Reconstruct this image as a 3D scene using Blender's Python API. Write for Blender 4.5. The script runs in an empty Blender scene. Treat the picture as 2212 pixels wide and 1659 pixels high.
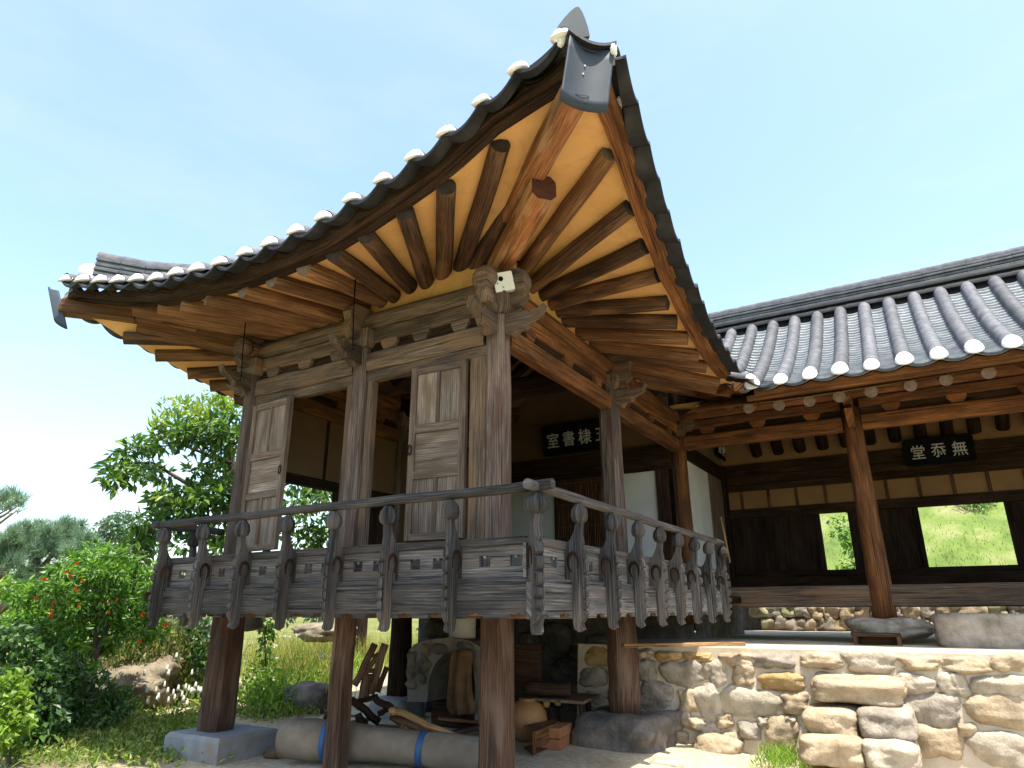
import bpy, bmesh, math, random
from mathutils import Vector, Matrix, noise as mnoise

# ------------------------------------------------------------------ camera, sky, sun, exposure
SC = bpy.context.scene
YAW, PITCH, ROLL, FPX = math.radians(30.68), math.radians(18.57), math.radians(0.09), 1450.0
CAM = Vector((-5.178, -3.225, 1.6))
_f = Vector((math.cos(YAW)*math.cos(PITCH), math.sin(YAW)*math.cos(PITCH), math.sin(PITCH)))
_r = Vector((math.sin(YAW), -math.cos(YAW), 0)); _d = _f.cross(_r)
_c, _s = math.cos(ROLL), math.sin(ROLL)
CR, CD, CF = _c*_r + _s*_d, -_s*_r + _c*_d, _f
cam_data = bpy.data.cameras.new('camera'); cam = bpy.data.objects.new('camera', cam_data)
SC.collection.objects.link(cam)
cam_data.sensor_width = 36.0; cam_data.lens = FPX/2212*36.0; cam_data.clip_start = 0.05; cam_data.clip_end = 1500
M = Matrix((CR, -CD, -CF)).transposed().to_4x4(); M.translation = CAM
cam.matrix_world = M; SC.camera = cam

SUN_DIR = Vector((-0.17, -0.265, 1.0)).normalized()
world = bpy.data.worlds.new('World'); SC.world = world; world.use_nodes = True
_n = world.node_tree.nodes; _l = world.node_tree.links; _n.clear()
_sky = _n.new('ShaderNodeTexSky'); _sky.sky_type = 'NISHITA'; _sky.sun_disc = False
_sky.sun_elevation = math.asin(SUN_DIR.z); _sky.sun_rotation = math.atan2(SUN_DIR.x, SUN_DIR.y)
_sky.air_density = 1.0; _sky.dust_density = 2.2; _sky.ozone_density = 1.0
_bg = _n.new('ShaderNodeBackground'); _bg.inputs['Strength'].default_value = 0.15
_out = _n.new('ShaderNodeOutputWorld')
_tint = _n.new('ShaderNodeMix'); _tint.data_type = 'RGBA'; _tint.blend_type = 'MULTIPLY'; _tint.inputs[0].default_value = 1.0; _tint.inputs[7].default_value = (1.03, 1.06, 1.0, 1)
_l.new(_sky.outputs[0], _tint.inputs[6]); _tc = _n.new('ShaderNodeTexCoord'); _mp = _n.new('ShaderNodeMapping'); _mp.inputs['Scale'].default_value = (1.0, 1.0, 3.2); _l.new(_tc.outputs['Generated'], _mp.inputs['Vector'])
_ns = _n.new('ShaderNodeTexNoise'); _ns.inputs['Scale'].default_value = 2.3; _ns.inputs['Detail'].default_value = 6; _ns.inputs['Roughness'].default_value = .6; _l.new(_mp.outputs[0], _ns.inputs['Vector'])
_cr = _n.new('ShaderNodeMapRange'); _cr.inputs[1].default_value = .48; _cr.inputs[2].default_value = .85; _cr.inputs[4].default_value = .30; _l.new(_ns.outputs[0], _cr.inputs[0])
_cl = _n.new('ShaderNodeMix'); _cl.data_type = 'RGBA'; _cl.inputs[7].default_value = (2.6, 2.6, 2.62, 1); _l.new(_cr.outputs[0], _cl.inputs[0]); _l.new(_tint.outputs[2], _cl.inputs[6]); _l.new(_cl.outputs[2], _bg.inputs['Color']); _l.new(_bg.outputs[0], _out.inputs[0])
_sd = bpy.data.lights.new('sun', 'SUN'); _sd.energy = 3.3; _sd.angle = math.radians(0.53); _sd.color = (1.0, 0.95, 0.86)
_so = bpy.data.objects.new('sun', _sd); SC.collection.objects.link(_so)
_so.rotation_euler = SUN_DIR.to_track_quat('Z', 'Y').to_euler(); _so.location = (-3, -6, 20)
vs = SC.view_settings; vs.view_transform = 'Standard'; vs.look = 'None'; vs.gamma = 1.0; vs.exposure = 1.52
SC.cycles.max_bounces = 8; SC.cycles.diffuse_bounces = 5; SC.cycles.transparent_max_bounces = 6
SC.cycles.use_denoising = True

# ------------------------------------------------------------------ helpers
RND = random.Random(7)
def ray(x, y):
    return CR*((x-1106)/FPX) + CD*((y-829.5)/FPX) + CF
def PX(x, y, X): r = ray(x, y); return CAM + r*((X-CAM.x)/r.x)
def PY(x, y, Y): r = ray(x, y); return CAM + r*((Y-CAM.y)/r.y)
def PZ(x, y, Z): r = ray(x, y); return CAM + r*((Z-CAM.z)/r.z)
def PH(x, y, D): r = ray(x, y); return CAM + r*(D/math.hypot(r.x, r.y))
def PDG(x, y, a): r = ray(x, y); return CAM + r*((-2*a-CAM.x-CAM.y)/(r.x+r.y))
def crop(ox, oy, k):
    return lambda x, y: ((ox+x*k)/1.8517, (oy+y*k)/1.8517)

def link(o): SC.collection.objects.link(o); return o
def thing(name, label, cat, loc=(0, 0, 0), group=None):
    o = link(bpy.data.objects.new(name, None)); o.location = loc; o.empty_display_size = 0.2
    o['label'] = label; o['category'] = cat
    if group: o['group'] = group
    return o
def tag(o, label, cat, group=None):
    o['label'] = label; o['category'] = cat
    if group: o['group'] = group
    return o

class MB:
    """Collects lofts, boxes and sheets, with uv u along the grain; build() links them as one mesh object."""
    def __init__(s): s.v = []; s.f = []; s.uv = []; s.sm = []; s.mi = []; s.m = 0; s.capm = None
    def face(s, idx, uvs, smooth=False):
        s.f.append(idx); s.uv.append(uvs); s.sm.append(smooth); s.mi.append(s.m)
    def loft(s, rings, closed=True, caps=True, smooth=False):
        n = len(rings[0]); base = len(s.v)
        u0 = RND.random()*20; us = [u0]
        for a, b in zip(rings, rings[1:]):
            us.append(us[-1] + sum((Vector(p)-Vector(q)).length for p, q in zip(a, b))/n)
        v0 = RND.random()*20; vsl = [v0]
        for i in range(n if closed else n-1):
            vsl.append(vsl[-1] + (Vector(rings[0][(i+1) % n])-Vector(rings[0][i])).length)
        for r in rings: s.v += [tuple(p) for p in r]
        m = n if closed else n-1
        for j in range(len(rings)-1):
            for i in range(m):
                i2 = (i+1) % n
                s.face((base+j*n+i, base+j*n+i2, base+(j+1)*n+i2, base+(j+1)*n+i),
                       ((us[j], vsl[i]), (us[j], vsl[i+1]), (us[j+1], vsl[i+1]), (us[j+1], vsl[i])), smooth)
        if closed and caps:
            for j, sgn in ((0, 1), (len(rings)-1, -1)):
                r = [Vector(p) for p in rings[j]]; c = sum(r, Vector())/n
                ex = (r[0]-c).normalized() if (r[0]-c).length > 1e-9 else Vector((1, 0, 0))
                nn = (r[1 % n]-c).cross(ex); ey = nn.cross(ex).normalized() if nn.length > 1e-12 else Vector((0, 1, 0))
                ids = [base+j*n+i for i in range(n)]; uv = [(u0+7+(p-c).dot(ex)*.25, v0+3+(p-c).dot(ey)) for p in r]
                if sgn > 0: ids.reverse(); uv.reverse()
                s.face(tuple(ids), tuple(uv), False)
                if s.capm is not None: s.mi[-1] = s.capm
    def frame(s, p, q, up=(0, 0, 1)):
        d = (Vector(q)-Vector(p)).normalized(); up = Vector(up)
        if abs(d.dot(up)) > .98: up = Vector((0, 1, 0)) if abs(d.y) < .9 else Vector((1, 0, 0))
        sx = d.cross(up).normalized(); return d, sx, sx.cross(d).normalized()
    def beam(s, p, q, w, h, up=(0, 0, 1), ch=.01, w2=None, h2=None, seg=1, jit=0.0):
        p, q = Vector(p), Vector(q); d, sx, sy = s.frame(p, q, up); rings = []
        for j in range(seg+1):
            t = j/seg; ww = (w+((w2 or w)-w)*t)/2; hh = (h+((h2 or h)-h)*t)/2; c = p.lerp(q, t)
            if jit and 0 < j < seg: c = c + sx*RND.uniform(-jit, jit) + sy*RND.uniform(-jit, jit)
            k = min(ch, ww*.6, hh*.6)
            rings.append([c+sx*a+sy*b for a, b in ((-ww+k, -hh), (ww-k, -hh), (ww, -hh+k), (ww, hh-k), (ww-k, hh), (-ww+k, hh), (-ww, hh-k), (-ww, -hh+k))])
        s.loft(rings)
    def box(s, lo, hi, ax=0, ch=.006):
        lo, hi = Vector(lo), Vector(hi); c = (lo+hi)/2; e = [Vector((1, 0, 0)), Vector((0, 1, 0)), Vector((0, 0, 1))]
        sz = hi-lo; a = e[ax]*sz[ax]/2; p, q = c-a, c+a
        if ax == 2: s.beam(p, q, sz.x, sz.y, up=(0, 1, 0), ch=ch)
        elif ax == 0: s.beam(p, q, sz.y, sz.z, ch=ch)
        else: s.beam(p, q, sz.x, sz.z, ch=ch)
    def tube(s, pts, rad, n=14, sq=1.0, smooth=True, wob=0.0, caps=True, arc=None):
        pts = [Vector(p) for p in pts]; rings = []; sx = None
        for j, p in enumerate(pts):
            d = (pts[min(j+1, len(pts)-1)]-pts[max(j-1, 0)]).normalized()
            if sx is None: _, sx, sy = s.frame(p, p+d)
            else:
                sx = (sx-d*sx.dot(d)).normalized(); sy = sx.cross(d)
            r = rad[j] if isinstance(rad, (list, tuple)) else rad
            if arc: angs = [math.radians(arc[0]+(arc[1]-arc[0])*i/(n-1)) for i in range(n)]
            else: angs = [2*math.pi*i/n for i in range(n)]
            rings.append([p+sx*(math.cos(a)*r*(1+wob*math.sin(3*a+j*.7)))+sy*(math.sin(a)*r*sq*(1+wob*math.cos(2*a+j))) for a in angs])
        s.loft(rings, closed=not arc, caps=caps, smooth=smooth)
    def log(s, p, q, r0, r1=None, seg=5, n=14, bend=.012):
        p, q = Vector(p), Vector(q); r1 = r1 or r0; pts = []; rr = []
        for j in range(seg+1):
            t = j/seg; o = Vector((RND.uniform(-bend, bend), RND.uniform(-bend, bend), RND.uniform(-bend, bend))) if 0 < j < seg else Vector()
            pts.append(p.lerp(q, t)+o); rr.append((r0+(r1-r0)*t)*RND.uniform(.97, 1.03))
        s.tube(pts, rr, n=n, wob=.02)
    def prism(s, poly, org, ex, ey, t0, t1, gu=0):
        """2-D outline poly in axes ex, ey, thick from t0 to t1 along ex x ey; grain along ex (gu=0) or ey (gu=1)."""
        org, ex, ey = Vector(org), Vector(ex).normalized(), Vector(ey).normalized(); ez = ex.cross(ey)
        n = len(poly); b = len(s.v); o = (RND.random()*20, RND.random()*20)
        for t in (t0, t1): s.v += [tuple(org+ex*x+ey*y+ez*t) for x, y in poly]
        g = lambda x, y: (o[0]+(x, y)[gu], o[1]+(y, x)[gu])
        s.face(tuple(range(b+n-1, b-1, -1)), tuple(g(*poly[i]) for i in range(n-1, -1, -1)))
        s.face(tuple(range(b+n, b+2*n)), tuple(g(*p) for p in poly))
        for i in range(n):
            j = (i+1) % n; a, c = g(*poly[i]), g(*poly[j])
            s.face((b+i, b+j, b+n+j, b+n+i), (a, c, (c[0], c[1]+abs(t1-t0)), (a[0], a[1]+abs(t1-t0))))
    def grid(s, P, smooth=True):
        s.loft(P, closed=False, smooth=smooth)
    def lathe(s, prof, c, axis=(0, 0, 1), n=16, smooth=True):
        c = Vector(c); ax = Vector(axis).normalized(); _, sx, sy = s.frame(c, c+ax)
        s.loft([[c+ax*h+sx*(math.cos(2*math.pi*i/n)*r)+sy*(math.sin(2*math.pi*i/n)*r) for i in range(n)] for r, h in prof], smooth=smooth)
    def rock(s, c, size, seed=0, box=3.0, amp=.12, n=7, ax=None):
        """Rounded irregular stone: a superellipsoid roughened by noise."""
        c = Vector(c); ax = ax or (Vector((1, 0, 0)), Vector((0, 1, 0)), Vector((0, 0, 1))); of = Vector((seed*3.7, seed*1.3, seed*2.1))
        key = {}; sc = max(size)
        def vert(p):
            k = (round(p.x, 4), round(p.y, 4), round(p.z, 4))
            if k not in key:
                d = p.normalized(); m = (abs(d.x)**box+abs(d.y)**box+abs(d.z)**box)**(-1/box)
                q = d*m; rr = 1+amp*mnoise.noise(q*1.1+of)*1.6+amp*.55*mnoise.noise(q*2.7+of)+amp*.28*mnoise.noise(q*6.5+of)
                q = q*rr; w = c+ax[0]*(q.x*size[0]/2)+ax[1]*(q.y*size[1]/2)+ax[2]*(q.z*size[2]/2)
                key[k] = len(s.v); s.v.append(tuple(w))
            return key[k]
        for f in range(6):
            a = f//2; sg = 1 if f % 2 else -1
            for i in range(n):
                for j in range(n):
                    qs = []; uvs = []
                    for di, dj in ((0, 0), (1, 0), (1, 1), (0, 1)):
                        u = math.tan((2*(i+di)/n-1)*math.pi/4); v = math.tan((2*(j+dj)/n-1)*math.pi/4)
                        p = [0, 0, 0]; p[a] = sg; p[(a+1) % 3] = u*sg; p[(a+2) % 3] = v
                        qs.append(vert(Vector(p))); uvs.append((seed+u*sc/2, f+v*sc/2))
                    s.face(tuple(qs), tuple(uvs), True)
    def build(s, name, mats, parent=None, recalc=True):
        me = bpy.data.meshes.new(name); me.from_pydata(s.v, [], s.f)
        uvl = me.uv_layers.new(name='UVMap'); k = 0; flat = []
        for uv in s.uv:
            for a in uv: flat += [a[0], a[1]]
        uvl.data.foreach_set('uv', flat)
        me.polygons.foreach_set('use_smooth', s.sm); me.polygons.foreach_set('material_index', s.mi)
        for m in (mats if isinstance(mats, (list, tuple)) else [mats]): me.materials.append(m)
        if recalc:
            b = bmesh.new(); b.from_mesh(me); bmesh.ops.recalc_face_normals(b, faces=b.faces); b.to_mesh(me); b.free()
        me.update(); o = link(bpy.data.objects.new(name, me))
        if parent is not None:
            o.parent = parent
            if not parent.parent: o.matrix_parent_inverse = parent.matrix_basis.inverted()   # parts are built in world space
        return o
def struct(o): o['kind'] = 'structure'; return o
def stuff(o): o['kind'] = 'stuff'; return o

# ------------------------------------------------------------------ materials
def mat(name):
    m = bpy.data.materials.new(name); m.use_nodes = True; t = m.node_tree; return m, t.nodes, t.links, t.nodes['Principled BSDF']
def ramp(n, stops):
    r = n.new('ShaderNodeValToRGB'); e = r.color_ramp.elements
    while len(e) < len(stops): e.new(.5)
    for k, (p, c) in zip(e, stops): k.position = p; k.color = (c[0], c[1], c[2], 1) if isinstance(c, tuple) else (c, c, c, 1)
    return r
def uvcoord(n, l, scale, rnd=True):
    tc = n.new('ShaderNodeTexCoord'); mp = n.new('ShaderNodeMapping'); mp.inputs['Scale'].default_value = scale
    l.new(tc.outputs['UV'], mp.inputs['Vector'])
    if rnd:
        oi = n.new('ShaderNodeObjectInfo'); mu = n.new('ShaderNodeMath'); mu.operation = 'MULTIPLY'; mu.inputs[1].default_value = 53.0
        l.new(oi.outputs['Random'], mu.inputs[0]); l.new(mu.outputs[0], mp.inputs['Location'])
    return mp
def noise(n, l, vec, scale, detail=4, rough=.55, dist=0.0):
    t = n.new('ShaderNodeTexNoise'); t.inputs['Scale'].default_value = scale; t.inputs['Detail'].default_value = detail
    t.inputs['Roughness'].default_value = rough; t.inputs['Distortion'].default_value = dist
    if vec is not None: l.new(vec, t.inputs['Vector'])
    return t
def mix(n, l, a, b, fac, mode='MIX'):
    m = n.new('ShaderNodeMix'); m.data_type = 'RGBA'; m.blend_type = mode
    for s, v in ((m.inputs[0], fac), (m.inputs[6], a), (m.inputs[7], b)):
        if hasattr(v, 'is_linked') or hasattr(v, 'links'): l.new(v, s)
        else: s.default_value = v if not isinstance(v, tuple) else (v[0], v[1], v[2], 1)
    return m.outputs[2]
def bump(n, l, bs, h, st, d=.01):
    b = n.new('ShaderNodeBump'); b.inputs['Strength'].default_value = st; b.inputs['Distance'].default_value = d
    l.new(h, b.inputs['Height']); l.new(b.outputs[0], bs.inputs['Normal'])
def wood(name, dark, mid, light, rough=.8, crack=1.0, blotch=None, bst=.5, spec=.25):
    """Weathered timber: fibre noise and cathedral rings along u, tone patches, drying cracks, a tone of its own per piece."""
    m, n, l, bs = mat(name)
    mp = uvcoord(n, l, (.8, 15.0, 1.0)); g = noise(n, l, mp.outputs[0], 3.0, 9, .66, .4)
    mw = uvcoord(n, l, (.55, 2.4, 1.0)); dn = noise(n, l, mw.outputs[0], 1.4, 3, .5)
    wv = n.new('ShaderNodeTexWave'); wv.wave_type = 'BANDS'; wv.bands_direction = 'Y'; wv.inputs['Scale'].default_value = 5.5; wv.inputs['Distortion'].default_value = 7.0
    wv.inputs['Detail'].default_value = 2.5; wv.inputs['Detail Scale'].default_value = .8; l.new(mw.outputs[0], wv.inputs['Vector'])
    mxg = n.new('ShaderNodeMath'); mxg.operation = 'MULTIPLY_ADD'; mxg.inputs[1].default_value = .13; l.new(wv.outputs['Fac'], mxg.inputs[0])
    sc = n.new('ShaderNodeMath'); sc.operation = 'MULTIPLY'; sc.inputs[1].default_value = .90; l.new(g.outputs[0], sc.inputs[0]); l.new(sc.outputs[0], mxg.inputs[2])
    r = ramp(n, [(.30, dark), (.53, mid), (.76, light)]); l.new(mxg.outputs[0], r.inputs[0])
    mp2 = uvcoord(n, l, (.8, 3.4, 1.0)); b = noise(n, l, mp2.outputs[0], 1.3, 4, .6, .5)
    br = ramp(n, [(.34, .50), (.66, 1.30)]); l.new(b.outputs[0], br.inputs[0])
    col = mix(n, l, r.outputs[0], br.outputs[0], .9, 'MULTIPLY')
    if blotch:
        b2 = noise(n, l, mp2.outputs[0], 2.1, 3, .5, .3); r2 = ramp(n, [(.5, 0.0), (.66, .85)]); l.new(b2.outputs[0], r2.inputs[0])
        col = mix(n, l, col, blotch, r2.outputs[0])
    mp3 = uvcoord(n, l, (.5, 26.0, 1.0)); ck = noise(n, l, mp3.outputs[0], 2.0, 3, .5, .5)
    cr = ramp(n, [(.335, .10), (.385, 1.0)]); l.new(ck.outputs[0], cr.inputs[0])
    col = mix(n, l, col, cr.outputs[0], .85*crack, 'MULTIPLY')
    oi = n.new('ShaderNodeObjectInfo'); tr = ramp(n, [(0.0, (.72, .70, .68)), (.5, (1.0, 1.0, 1.0)), (1.0, (1.28, 1.24, 1.18))]); l.new(oi.outputs['Random'], tr.inputs[0])
    col = mix(n, l, col, tr.outputs[0], 1.0, 'MULTIPLY')
    l.new(col, bs.inputs['Base Color']); bs.inputs['Roughness'].default_value = rough; bs.inputs['Specular IOR Level'].default_value = spec
    hh = n.new('ShaderNodeMath'); hh.operation = 'ADD'; l.new(mxg.outputs[0], hh.inputs[0]); l.new(cr.outputs[0], hh.inputs[1])
    bump(n, l, bs, hh.outputs[0], bst, .012)
    return m
def plain(name, c1, c2, scale=6, rough=.85, bst=.2, detail=5, coord='Object', dist=.01, c3=None, spec=.3, tone=0.0, dirt=None):
    m, n, l, bs = mat(name); tc = n.new('ShaderNodeTexCoord')
    t = noise(n, l, tc.outputs[coord], scale, detail, .6)
    st = [(.3, c1), (.7, c2)] if c3 is None else [(.28, c1), (.5, c2), (.72, c3)]
    r = ramp(n, st); l.new(t.outputs[0], r.inputs[0]); col = r.outputs[0]
    if dirt:
        dcol, dsc, amt = dirt; dn = noise(n, l, tc.outputs[coord], dsc, 6, .65, .6); dr = ramp(n, [(.50, 0.0), (.70, amt)]); l.new(dn.outputs[0], dr.inputs[0]); col = mix(n, l, col, dcol, dr.outputs[0])
    if tone:
        oi = n.new('ShaderNodeObjectInfo'); tr = ramp(n, [(0.0, 1-tone), (1.0, 1+tone)]); l.new(oi.outputs['Random'], tr.inputs[0]); col = mix(n, l, col, tr.outputs[0], 1.0, 'MULTIPLY')
    l.new(col, bs.inputs['Base Color'])
    bs.inputs['Roughness'].default_value = rough; bs.inputs['Specular IOR Level'].default_value = spec
    t2 = noise(n, l, tc.outputs[coord], scale*5, 6, .68); bump(n, l, bs, t2.outputs[0], bst, dist)
    return m
def leafmat(name, cols, trans=.35, gloss=.35):
    m, n, l, bs = mat(name); g = n.new('ShaderNodeNewGeometry'); r = ramp(n, [(i/(len(cols)-1), c) for i, c in enumerate(cols)])
    l.new(g.outputs['Random Per Island'], r.inputs[0]); l.new(r.outputs[0], bs.inputs['Base Color'])
    bs.inputs['Roughness'].default_value = .45; bs.inputs['Specular IOR Level'].default_value = gloss
    tr = n.new('ShaderNodeBsdfTranslucent'); ml = mix(n, l, r.outputs[0], (1.6, 1.7, .5), .6, 'MULTIPLY'); l.new(ml, tr.inputs['Color'])
    ms = n.new('ShaderNodeMixShader'); ms.inputs[0].default_value = trans
    l.new(bs.outputs[0], ms.inputs[1]); l.new(tr.outputs[0], ms.inputs[2]); l.new(ms.outputs[0], n['Material Output'].inputs[0])
    return m
W_GREY = wood('weathered_grey_wood', (0.0454, 0.0283, 0.0182), (0.1141, 0.0788, 0.0536), (0.2187, 0.1683, 0.1260), blotch=(0.1615, 0.0960, 0.0527), crack=.8)
W_COL = wood('column_wood', (0.0474, 0.0323, 0.0253), (0.1222, 0.0861, 0.0690), (0.2459, 0.1957, 0.1626), blotch=(0.0757, 0.0416, 0.0326), crack=.8)
W_BRN = wood('brown_rafter_wood', (0.0253, 0.0115, 0.0057), (0.0713, 0.0345, 0.0161), (0.1495, 0.0828, 0.0437), blotch=(0.1610, 0.0805, 0.0345), crack=.8)
W_BRN2 = wood('tan_rafter_wood', (0.0560, 0.0246, 0.0101), (0.1512, 0.0739, 0.0314), (0.2688, 0.1568, 0.0806), blotch=(0.0952, 0.0403, 0.0157), crack=.8)
W_RED = wood('reddish_new_wood', (0.1200, 0.0408, 0.0144), (0.2640, 0.1056, 0.0384), (0.4080, 0.2100, 0.0960), crack=.8, blotch=(0.4320, 0.2520, 0.1320))
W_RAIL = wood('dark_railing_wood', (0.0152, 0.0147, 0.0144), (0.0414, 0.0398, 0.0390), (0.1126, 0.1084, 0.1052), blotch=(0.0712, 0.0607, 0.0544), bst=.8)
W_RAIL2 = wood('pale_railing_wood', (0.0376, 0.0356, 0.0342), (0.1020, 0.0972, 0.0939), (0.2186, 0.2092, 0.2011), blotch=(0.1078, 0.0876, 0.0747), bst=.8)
W_DOOR = wood('shutter_wood', (0.0556, 0.0360, 0.0246), (0.1398, 0.0994, 0.0725), (0.2471, 0.1902, 0.1457), blotch=(0.1052, 0.0638, 0.0379), crack=.6)
W_PANEL = wood('shutter_panel_wood', (0.0909, 0.0641, 0.0463), (0.2149, 0.1654, 0.1278), (0.3562, 0.2919, 0.2374), blotch=(0.1278, 0.0862, 0.0565), crack=.4)
W_STILT = wood('stilt_wood', (.026, .013, .008), (.070, .037, .023), (.135, .085, .060), blotch=(.13, .090, .068), crack=.7)
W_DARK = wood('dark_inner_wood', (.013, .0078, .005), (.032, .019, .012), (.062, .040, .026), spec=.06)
W_HALL = wood('orange_hall_wood', (0.0550, 0.0209, 0.0066), (0.1485, 0.0594, 0.0187), (0.2640, 0.1232, 0.0462), blotch=(0.0660, 0.0264, 0.0099))
W_POLE = wood('straw_coloured_wood', (.17, .09, .035), (.29, .17, .075), (.40, .26, .13))
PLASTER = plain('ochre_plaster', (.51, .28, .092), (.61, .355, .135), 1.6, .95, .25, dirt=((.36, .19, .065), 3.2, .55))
PLASTER_D = plain('shade_toned_ochre_plaster', (.12, .072, .036), (.165, .10, .05), 2.0, .95, .12)  # this and the next: ochre plaster with indoor shade put into the colour
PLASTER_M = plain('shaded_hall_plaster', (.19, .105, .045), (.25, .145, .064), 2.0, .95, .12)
PAPER = plain('white_door_paper', (.46, .46, .45), (.56, .56, .545), 2.0, .9, .05)
MORTAR = plain('white_mortar', (.76, .755, .74), (.88, .875, .86), 9, .9, .5, tone=.06, dirt=((.55, .53, .48), 6.0, .35))
TILE = plain('grey_roof_tile', (.010, .0115, .0135), (.022, .024, .027), 5, .6, .25, c3=(.045, .046, .048), spec=.3, tone=.2)
TILE_L = plain('pale_roof_tile', (.070, .071, .080), (.115, .116, .128), 9, .7, .5, c3=(.17, .17, .185), spec=.3, tone=.22, dirt=((.06, .058, .055), 2.3, .5))
TILE_P = plain('pan_roof_tile', (.13, .142, .15), (.21, .222, .23), 6, .42, .25, c3=(.30, .315, .32), spec=.5)
TILE_R = plain('ridge_tile', (.05, .053, .058), (.085, .09, .096), 6, .55, .3, c3=(.13, .135, .14), spec=.4)
TILE_B = plain('blue_grey_tile', (.034, .044, .056), (.046, .058, .070), 5, .6, .06, spec=.2)
S_TAN = plain('tan_stone', (.28, .205, .125), (.43, .335, .22), 5, .9, .7, c3=(.54, .44, .31), dist=.04, dirt=((.15, .125, .085), 2.6, .55))
S_GREY = plain('grey_stone', (.17, .145, .11), (.32, .275, .22), 5, .9, .7, c3=(.46, .40, .33), dist=.04, dirt=((.15, .125, .085), 2.6, .55))
S_ORG = plain('orange_stone', (.30, .18, .07), (.40, .265, .11), 5, .9, .7, c3=(.48, .34, .17), dist=.04, dirt=((.15, .125, .085), 2.6, .55))
S_WHT = plain('whitish_stone', (.34, .285, .215), (.54, .47, .365), 6, .9, .7, dist=.04, dirt=((.15, .125, .085), 2.6, .55))
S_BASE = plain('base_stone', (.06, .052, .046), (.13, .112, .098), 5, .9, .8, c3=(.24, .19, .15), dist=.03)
END_D = plain('dark_end_grain', (.018, .013, .010), (.045, .034, .027), 14, .9, .4)
END_R = plain('red_end_grain', (.05, .016, .008), (.095, .034, .016), 14, .9, .4)
END_P = plain('pale_end_grain', (.085, .062, .044), (.17, .13, .098), 14, .9, .4)
S_CONC = plain('concrete_base', (.16, .17, .18), (.25, .265, .28), 4, .9, .5, dirt=((.20, .145, .09), 2.2, .8))
S_MORT = plain('wall_mortar', (.44, .37, .27), (.57, .49, .38), 4, .95, .5, dist=.02)
CLAY = plain('terrace_earth', (.40, .34, .26), (.55, .48, .38), 3, .95, .4)
BLACK = plain('black_lacquer', (.004, .004, .005), (.009, .009, .010), 5, .8, .1, spec=.05)
LETTER = plain('pale_lettering', (.38, .38, .36), (.5, .5, .48), 9, .8, .1)
METAL = plain('dull_metal', (.25, .25, .25), (.4, .4, .4), 9, .4, .1)
WHITE = plain('white_plastic', (.60, .59, .52), (.66, .65, .58), 9, .5, .03)
MAT_ROLL = plain('rolled_mat', (.12, .092, .066), (.18, .145, .11), 3, .95, .5, c3=(.25, .21, .17))
BLUE = plain('blue_strap', (.025, .075, .19), (.035, .10, .25), 5, .5, .1)
BURLAP = plain('burlap', (.075, .04, .018), (.13, .072, .036), 7, .95, .5)
CERAM = plain('earthen_jar', (.20, .09, .035), (.36, .18, .075), 4, .7, .3)
BRICK = plain('brick', (.26, .09, .04), (.40, .17, .08), 6, .9, .3)
# ------------------------------------------------------------------ ground and setting sheets
def gz(x, y):
    b = .17 - .10*max(0, min(1, (-y)/1.5))*max(0, min(1, (x+1)/4)) + .05*max(0, min(1, (y-5)/3))
    return b + .03*mnoise.noise(Vector((x*.8, y*.8, 3))) + .012*mnoise.noise(Vector((x*3.1, y*3.1, 7)))
def ground_sheet():
    def axis(lo, a, b, hi, st, big):
        r = [lo+(a-lo)*i/big for i in range(big)]; k = int((b-a)/st); r += [a+(b-a)*i/k for i in range(k+1)]
        return r+[b+(hi-b)*(i+1)/big for i in range(big)]
    xs = axis(-400, -7, 10, 400, .16, 14); ys = axis(-400, -8, 14, 400, .16, 14); g = MB()
    g.grid([[(x, y, gz(x, y)) for y in ys] for x in xs])
    m, n, l, bs = mat('soil_and_dry_grass'); tc = n.new('ShaderNodeTexCoord'); ob = tc.outputs['Object']
    a = noise(n, l, ob, .9, 6, .6); r = ramp(n, [(.36, (.56, .475, .355)), (.62, (.46, .375, .26)), (.78, (.26, .23, .12))]); l.new(a.outputs[0], r.inputs[0])
    ln = n.new('ShaderNodeVectorMath'); ln.operation = 'DISTANCE'; ln.inputs[1].default_value = (2, -1, 0); l.new(ob, ln.inputs[0]); far = n.new('ShaderNodeMapRange'); far.inputs[1].default_value = 8.5; far.inputs[2].default_value = 12; l.new(ln.outputs['Value'], far.inputs[0])
    b = noise(n, l, ob, 14, 6, .7); rb = ramp(n, [(.3, .6), (.7, 1.15)]); l.new(b.outputs[0], rb.inputs[0])
    gr = ramp(n, [(.4, (.10, .13, .03)), (.62, (.24, .22, .08))]); l.new(a.outputs[0], gr.inputs[0])
    l2 = n.new('ShaderNodeVectorMath'); l2.operation = 'DISTANCE'; l2.inputs[1].default_value = (-1.7, 6.3, .2); l.new(ob, l2.inputs[0]); f2 = n.new('ShaderNodeMapRange'); f2.inputs[1].default_value = 3.6; f2.inputs[2].default_value = 2.0; l.new(l2.outputs['Value'], f2.inputs[0]); sr = ramp(n, [(.38, (.26, .205, .13)), (.6, (.13, .125, .05))]); l.new(a.outputs[0], sr.inputs[0])  # browner, greener soil by the shrubs; the shade there is put into its colour
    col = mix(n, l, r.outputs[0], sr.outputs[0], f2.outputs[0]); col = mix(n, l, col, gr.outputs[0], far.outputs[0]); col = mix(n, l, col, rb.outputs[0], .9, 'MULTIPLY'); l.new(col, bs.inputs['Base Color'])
    bs.inputs['Roughness'].default_value = .97; bs.inputs['Specular IOR Level'].default_value = .1
    bump(n, l, bs, b.outputs[0], .6, .04)
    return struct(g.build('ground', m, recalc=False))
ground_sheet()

# ------------------------------------------------------------------ corner pavilion
PAV = thing('wooden_pavilion', 'raised dark wooden corner pavilion with upswept tiled eaves and carved railing', 'pavilion', (0, 0, .17))
FL = 1.78
def lerp(a, b, t): return a+(b-a)*t
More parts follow.
